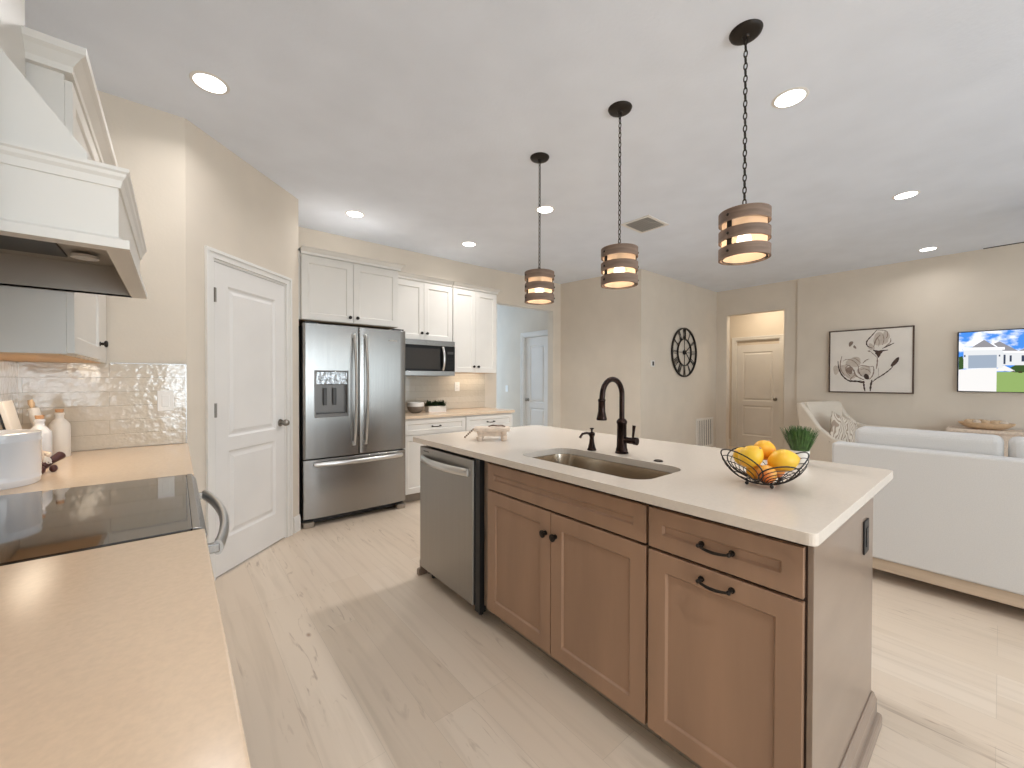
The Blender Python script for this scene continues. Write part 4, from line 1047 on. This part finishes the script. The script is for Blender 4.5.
for pts, w_ in (([(176, 420), (186, 485), (216, 545), (272, 592), (335, 605), (405, 598)], .016), ([(540, 135), (492, 190), (450, 240), (456, 282), (502, 302)], .014), ([(690, 255), (640, 280), (588, 305)], .014), ([(290, 606), (360, 604), (425, 618)], .022),
                ([(425, 600), (428, 650), (438, 696)], .018), ([(500, 590), (490, 640), (485, 696)], .020), ([(500, 615), (540, 580), (600, 542), (650, 502), (684, 466)], .014), ([(506, 318), (550, 330), (640, 318)], .020), ([(515, 320), (545, 350), (555, 388)], .022), ([(600, 320), (572, 350), (556, 388)], .018)): stroke(ink, pts, w_, xw-.0009)
for c, rx, ry, ro in (((450, 562), 22, 26, .3), ((700, 428), 19, 44, -.55), ((553, 345), 26, 18, 0), ((410, 612), 26, 9, 0)): blob(ink, c, rx, ry, ro, xw-.0010, wob=.05)
obj('ink_strokes', ink, INK, t)

t = thing('television', 'wall-mounted flat television showing a white house with a grey garage door under blue sky', 'television', (WX-.03, -.27, 1.517))
ty0, ty1, tz0, tz1 = .337, -.882, 1.160, 1.870
obj('housing', MB().box((WX-.045, ty1, tz0), (WX-.004, ty0, tz1)), BLACK, t, bevel=.003)
def scr(c, s=1.0): return emis('screen_%d_%d_%d' % c, rgb(*c), s)
def sky_scr():
    m = emis('screen_sky', (1, 1, 1, 1), .95); nt = m.node_tree; e = [n for n in nt.nodes if n.type == 'EMISSION'][0]
    tc = nt.nodes.new('ShaderNodeTexCoord'); mp = nt.nodes.new('ShaderNodeMapping'); mp.inputs['Scale'].default_value = (1, 5, 8)
    nz = nt.nodes.new('ShaderNodeTexNoise'); nz.inputs['Scale'].default_value = 1.0; nz.inputs['Detail'].default_value = 5
    cr = nt.nodes.new('ShaderNodeValToRGB'); cr.color_ramp.elements[0].position = .42; cr.color_ramp.elements[1].position = .55
    cr.color_ramp.elements[0].color = rgb(74, 140, 226); cr.color_ramp.elements[1].color = rgb(246, 249, 255)
    nt.links.new(tc.outputs['Object'], mp.inputs[0]); nt.links.new(mp.outputs[0], nz.inputs['Vector']); nt.links.new(nz.outputs['Fac'], cr.inputs[0]); nt.links.new(cr.outputs[0], e.inputs[0]); return m
B = lambda p: bil(p, ty0-.012, -.15, 1.172, 1.862, 256, 800, 205, 180, 690, 700)
def poly(mb, pts, x): mb.f([mb.v((x, *B(p))) for p in pts])
def pic(name, pl, col, x):
    mb = MB()
    for p in pl: poly(mb, p, x)
    return obj(name, mb, scr(col) if isinstance(col, tuple) else col, scrn)
xs_ = WX-.0456
mb = MB(); mb.quad([(xs_, ty0-.012, tz0+.012), (xs_, ty1+.012, tz0+.012), (xs_, ty1+.012, tz1-.010), (xs_, ty0-.012, tz1-.010)]); scrn = obj('screen', mb, sky_scr(), t)
R_ = 1560
pic('lawn', [[(590, 535), (R_, 535), (R_, 720), (590, 700)]], (138, 164, 98), xs_-.0004)
pic('drive', [[(257, 515), (590, 500), (590, 699), (257, 691)], [(590, 508), (650, 480), (745, 528), (590, 530)]], (226, 224, 222), xs_-.0008)
pic('trees', [[(257, 408), (290, 400), (300, 430), (300, 508), (257, 515)], [(760, 470), (800, 440), (R_, 430), (R_, 535), (745, 540), (700, 500)]], (60, 84, 46), xs_-.0008)
pic('house_wall', [[(300, 345), (640, 345), (640, 500), (300, 505)], [(640, 365), (1200, 372), (1200, 480), (640, 480)]], (214, 216, 218), xs_-.0012)
pic('roof', [[(365, 332), (480, 266), (588, 330)], [(560, 300), (610, 280), (765, 362), (645, 362)], [(765, 362), (900, 300), (1250, 372)]], (140, 138, 142), xs_-.0014)
pic('fascia', [[(295, 330), (655, 328), (655, 350), (295, 352)], [(645, 360), (1250, 368), (1250, 380), (645, 374)]], (240, 240, 240), xs_-.0018)
pic('garage_door', [[(343, 395), (590, 392), (590, 500), (343, 505)]], (150, 162, 178), xs_-.0018)
pic('dark_openings', [[(645, 392), (662, 392), (662, 470), (645, 470)], [(695, 398), (712, 398), (712, 450), (695, 450)], [(305, 392), (318, 392), (318, 408), (305, 408)], [(606, 392), (618, 392), (618, 406), (606, 406)], [(790, 398), (860, 398), (860, 450), (790, 450)]], (58, 66, 84), xs_-.0022)
pic('shrubs', [[(640, 530), (660, 527), (680, 531)], [(700, 532), (730, 528), (745, 540)], [(760, 535), (790, 528), (800, 545), (770, 545)]], (66, 60, 40), xs_-.0022)

# ================================================================ sofa
SX = 3.45
t = thing('sofa', 'long white linen sofa seen from behind, right of the island', 'sofa', (SX+.5, -.45, 0))
sy0, sy1 = .735, -1.47
obj('plinth', MB().box((SX+.012, sy1+.015, .078), (SX+.93, sy0-.015, .150)), BASEW, t, bevel=.003)
obj('backrest', MB().box((SX, sy1, .150), (SX+.14, sy0, .866)), SOFA, t, bevel=.014, seg=3)
obj('seat_base', MB().box((SX+.14, sy1+.001, .150), (SX+.94, sy0-.001, .34)), SOFA, t, bevel=.012, seg=3)
for a, b in ((sy0-.125, sy0-.002), (sy1+.002, sy1+.125)): obj('armrest', MB().box((SX+.142, a, .34), (SX+.93, b, .60)), SOFA, t, bevel=.03, seg=4)
for i in range(3):
    ya = sy0-.09-i*.675; yb = ya-.660
    pipe = obj('back_cushion', MB().box((SX+.150, yb, .50), (SX+.36, ya, .968)), SOFA, t, bevel=.040, seg=5, smooth=False)
    yc0 = max(yb, sy1+.13); yc1 = min(ya, sy0-.13)
    obj('seat_cushion', MB().box((SX+.365, yc0, .342), (SX+.92, yc1, .49)), SOFA, t, bevel=.04, seg=4)
for a in (SX+.10, SX+.85):
    for b in (sy0-.09, sy1+.09): obj('leg', MB().cyl((a, b, .001), .022, .077, 'z', 16, .026), DBRONZE, t)

# ================================================================ armchair with pillow (built facing local -Y, then turned)
t = thing('armchair', 'cream upholstered armchair with scooped arms below the flower picture', 'armchair')
mb = MB(); mb.prism([[(-.36, .30), (-.34, .60), (-.43, 1.00), (-.41, 1.04), (.41, 1.04), (.43, 1.00), (.34, .60), (.36, .30)]], 'y', .28, .40)
for v in mb.bm.verts: v.co.y += (v.co.z-.3)*.16
obj('backrest', mb, CHAIRF, t, bevel=.028, seg=4)
for s in (-1, 1):
    mb = MB(); mb.prism([[(.42, .26), (-.36, .26), (-.40, .50), (-.38, .54), (-.10, .565), (.08, .60), (.24, .72), (.45, 1.03), (.52, 1.03), (.50, .80)] if s < 0 else [(.42, .26), (-.38, .26), (-.46, .70), (-.44, .735), (.10, .735), (.22, .76), (.34, .86), (.45, 1.03), (.52, 1.03), (.50, .80)]], 'x', .335*s, .425*s)
    for v in mb.bm.verts: v.co.x += s*max(0, v.co.z-.35)*.10
    obj('armrest', mb, CHAIRF, t, bevel=.022, seg=4)
obj('seat_frame', MB().box((-.335, -.34, .24), (.335, .36, .36)), CHAIRF, t, bevel=.015, seg=3)
obj('seat_cushion', MB().box((-.325, -.375, .362), (.325, .27, .50)), CHAIRF, t, bevel=.045, seg=5)
for a in (-.33, .33):
    for b in (-.30, .34): obj('leg', MB().cyl((a, b, .001), .012, .25, 'z', 14, .022), LWOOD, t)
ACH = t; t.location = (6.52, 1.12, 0); t.rotation_euler = (0, 0, radians(-14)); t.scale = (.93, .93, .97)
# pillow
def pillow_mat():
    m = mat('cream_patterned_linen', rgb(220, 210, 196), .9); nt = m.node_tree; b = nt.nodes['Principled BSDF']
    tc = nt.nodes.new('ShaderNodeTexCoord'); mp = nt.nodes.new('ShaderNodeMapping'); mp.inputs['Scale'].default_value = (9, 9, 5)
    wv = nt.nodes.new('ShaderNodeTexWave'); wv.inputs['Scale'].default_value = 1.1; wv.inputs['Distortion'].default_value = 22; wv.inputs['Detail'].default_value = 1
    cr = nt.nodes.new('ShaderNodeValToRGB'); cr.color_ramp.elements[0].position = .30; cr.color_ramp.elements[1].position = .42
    cr.color_ramp.elements[0].color = rgb(168, 150, 134); cr.color_ramp.elements[1].color = rgb(216, 205, 190)
    nt.links.new(tc.outputs['Object'], mp.inputs[0]); nt.links.new(mp.outputs[0], wv.inputs['Vector']); nt.links.new(wv.outputs['Fac'], cr.inputs[0]); nt.links.new(cr.outputs[0], b.inputs['Base Color']); return m
mb = MB(); n = 14; g = {}
for side in (1, -1):
    for i in range(n+1):
        for j in range(n+1):
            u, v = i/n*2-1, j/n*2-1; e = max(0, (1-u*u)*(1-v*v))**.42
            if side == -1 and (i in (0, n) or j in (0, n)): g[(side, i, j)] = g[(1, i, j)]; continue
            k_ = 1-.10*(1-abs(u*v)); g[(side, i, j)] = mb.v((u*.205*k_, side*.075*e, v*.205*k_))
    for i in range(n):
        for j in range(n): mb.f([g[(side, i, j)], g[(side, i+1, j)], g[(side, i+1, j+1)], g[(side, i, j+1)]])
pl = obj('throw_pillow', mb, pillow_mat(), smooth=True); tag(pl, 'square cream throw pillow with grey-brown pattern leaning in the armchair', 'pillow')
pl.location = (6.385, 1.245, .655); pl.rotation_euler = (radians(-14), radians(20), radians(-30))

# ================================================================ console and bowl
t = thing('console_table', 'low pale wooden console under the television, mostly hidden by the sofa', 'console', (7.0, -.3, 0))
obj('top', MB().box((6.86, -1.15, .712), (7.205, .400, .744)), WWASH, t, bevel=.003)
obj('cabinet_body', MB().box((6.88, -1.13, .12), (7.20, .390, .712)), WWASH, t, bevel=.002)
for i in range(4):
    d = obj('door', MB().box((6.868, .385-(i+1)*.378, .14), (6.88, .385-i*.378-.006, .700)), WWASH, t, bevel=.002)
for a in (6.90, 7.17):
    for b in (-1.09, .36): obj('leg', MB().box((a-.02, b-.02, .001), (a+.02, b+.02, .12)), WWASH, t)
cb_ = Vector((7.02, .105, .745)); t = thing('wooden_bowl', 'shallow oval wooden dough bowl on the console beneath the television', 'bowl', tuple(cb_))
obj('bowl', MB().lathe(cb_, [(0, 0), (.10, 0), (.16, .02), (.205, .055), (.215, .075), (.205, .077), (.19, .058), (.14, .028), (0, .018)], 40, sx=.55, sy=1.0), LWOOD, t, smooth=True)
rnd = random.Random(5)
for i in range(9):
    yy = -.13+.26*i/8; xx = (.03 if i % 2 else -.03)
    o = obj('wooden_ball', MB().ellip((0, 0, 0), .032, .036, .028, 16, 10), LWOOD if i % 3 else WWASH, smooth=True)
    o.location = cb_+Vector((xx, yy, .074+.004*(i % 3))); tag(o, ['%s wooden ball in the dough bowl on the console, %s' % ('whitish' if i % 3 == 0 else 'tan', w_) for w_ in ('nearest the picture end', 'second from the picture end', 'third from the picture end', 'just before the middle', 'in the middle', 'just past the middle', 'third from the far right end', 'second from the far right end', 'at the far right end')][i], 'decor ball', 'balls in the wooden bowl')

# ================================================================ ceiling fan, mostly out of frame
fh = Vector((5.70, -.545, 2.50)); t = thing('ceiling_fan', 'dark ceiling fan at the right frame edge, only one blade tip in view', 'ceiling fan', tuple(fh))
obj('canopy', MB().lathe((fh.x, fh.y, CH-.05), [(0, 0), (.03, 0), (.065, .03), (.07, .0495), (0, .0495)], 28), DBRONZE, t, smooth=True)
obj('downrod', MB().cyl((fh.x, fh.y, 2.58), .012, .20, 'z', 14), DBRONZE, t)
obj('motor', MB().lathe((fh.x, fh.y, 2.44), [(0, 0), (.06, 0), (.10, .03), (.11, .07), (.10, .12), (.04, .15), (0, .15)], 32), DBRONZE, t, smooth=True)
a0 = pi/2
for i in range(5):
    a = a0+2*pi*i/5; T = Matrix.Translation(fh) @ Matrix.Rotation(a, 4, 'Z') @ Matrix.Rotation(radians(-12), 4, 'X')
    mb = MB(); mb.T = T; mb.prism([[(.16, -.045), (.22, -.06), (.63, -.065), (.66, -.05), (.66, .05), (.63, .065), (.22, .06), (.16, .045)]], 'z', -.004, .004); b = obj('blade', mb, DBRONZE, t, bevel=.002)
    mb = MB(); mb.T = T; mb.box((.08, -.018, -.010), (.24, .018, -.0045)); obj('blade_iron', mb, DBRONZE, b)

# ================================================================ things on the left counter
q = Vector((-.50, 2.25, .9143)); t = thing('ceramic_crock', 'large glossy white ceramic crock with ribbed bands at the left edge', 'crock', tuple(q))
Rk = .120
obj('crock_body', MB().lathe(q, [(0, 0), (Rk*.93, 0), (Rk*.97, .006), (Rk*.975, .018), (Rk*.985, .020), (Rk*.985, .026), (Rk*.975, .028), (Rk*.985, .04), (Rk*.985, .150), (Rk*1.0, .154), (Rk*1.0, .160), (Rk*.985, .164), (Rk*.99, .178), (Rk*.985, .184), (Rk*.94, .186), (Rk*.93, .178), (Rk*.92, .03), (0, .02)], 56), CERAM, t, smooth=True).scale = (.55, 1, 1)
for c in t.children: c.scale = (1, 1, 1)
def bottle(name, label, p, s, lbl_m=CERAM, rs=.82):
    p = Vector(p); t = thing(name, label, 'bottle', tuple(p))
    obj('bottle_body', MB().lathe(p, [(r*s*rs, z*s) for r, z in ((0, 0), (.040, 0), (.043, .004), (.043, .142), (.041, .152), (.026, .170), (.018, .177), (.017, .192), (.021, .196), (.021, .204), (.013, .206), (0, .206))], 32), lbl_m, t, smooth=True)
    obj('cork', MB().lathe(p+Z*.2065*s, [(0, 0), (.0125*s, 0), (.0145*s, .014*s), (0, .015*s)], 16), CORK, t, smooth=True)
    return t
bottle('ceramic_bottle', 'taller white ceramic bottle with cork standing against the tile', (-.432, 2.895, .9143), 1.04, CERAMM)
bottle('ceramic_bottle', 'smaller white ceramic bottle with cork behind the crock', (-.445, 2.60, .9143), 1.0, CERAM)
# leaning cutting boards / rolling pin in a dark holder
t = thing('recipe_stand', 'dark easel stand with a white framed board leaning behind the crock', 'stand', (-.53, 2.60, .915))
T = Matrix.Translation((-.455, 2.60, .9145)) @ Matrix.Rotation(radians(-12), 4, 'Y')
mb = MB(); mb.T = T; mb.box((-.040, -.055, .012), (-.032, .055, .245)); obj('easel_back', mb, BLACK, t)
mb = MB(); mb.T = T; mb.box((-.031, -.065, .012), (-.015, .065, .295)); obj('white_board', mb, CERAMM, t, bevel=.003)
mb = MB(); mb.box((-.555, 2.55, .9145), (-.484, 2.56, .925)); mb.box((-.555, 2.64, .9145), (-.484, 2.65, .925)); obj('easel_foot', mb, BLACK, t)
t = thing('rolling_pin', 'pale wooden rolling pin leaning beside the white board behind the crock', 'rolling pin', (-.45, 2.78, .915))
a, b = Vector((-.45, 2.78, .935)), Vector((-.505, 2.795, 1.190)); d_ = (b-a)
obj('barrel', MB().tube([a+d_*.12, a+d_*.14, a+d_*.86, a+d_*.88], [.012, .019, .019, .012], 18), CERAMM, t, smooth=True)
obj('handle', MB().tube([a-d_*.02, a+d_*.05, a+d_*.12], [.008, .011, .007], 12), LWOOD, t, smooth=True)
obj('handle', MB().tube([a+d_*.88, a+d_*.95, a+d_*1.02], [.007, .011, .008], 12), LWOOD, t, smooth=True)
# bead garland with tassel hanging over a dark wooden figure
t = thing('bead_garland', 'string of pale wooden beads with a tassel draped beside the crock', 'garland', (-.42, 2.43, .915))
mb = MB(); pts = []
for i in range(26):
    u = i/25; pts.append((-.455+.055*u+.012*sin(u*9), 2.50-.06*u, 1.070-.095*u**1.15+.012*sin(u*7)))
for p in pts: mb.ellip(p, .0082, .0082, .0082, 12, 8)
for i in range(14):
    u = i/13; mb.ellip((-.440+.04*u, 2.47-.04*u, 1.055-.105*u), .0078, .0078, .0078, 12, 8)
obj('beads', mb, WWASH, t, smooth=True)
mb = MB(); e = Vector((-.400, 2.438, .985))
for i in range(30):
    a = i*2.4; r = .012*(i/30)**.5; mb.tube([e, e+Vector((r*cos(a), r*sin(a), -.018)), e+Vector((r*1.4*cos(a), r*1.4*sin(a), -.0345))], .0012, 5)
obj('tassel', mb, CERAMM, t)
t = thing('wooden_scoop', 'dark reddish wooden scoop lying beside the crock under the beads', 'scoop', (-.43, 2.44, .915))
obj('scoop_handle', MB().tube([(-.370, 2.50, .972), (-.392, 2.46, .956), (-.412, 2.42, .940)], [.017, .013, .016], 12), DREDW, t, smooth=True)
obj('scoop_bowl', MB().ellip((-.412, 2.385, .934), .019, .026, .019, 18, 12), DREDW, t, smooth=True)
obj('scoop_foot', MB().ellip((-.380, 2.43, .930), .012, .014, .0152, 16, 10), DREDW, t, smooth=True)
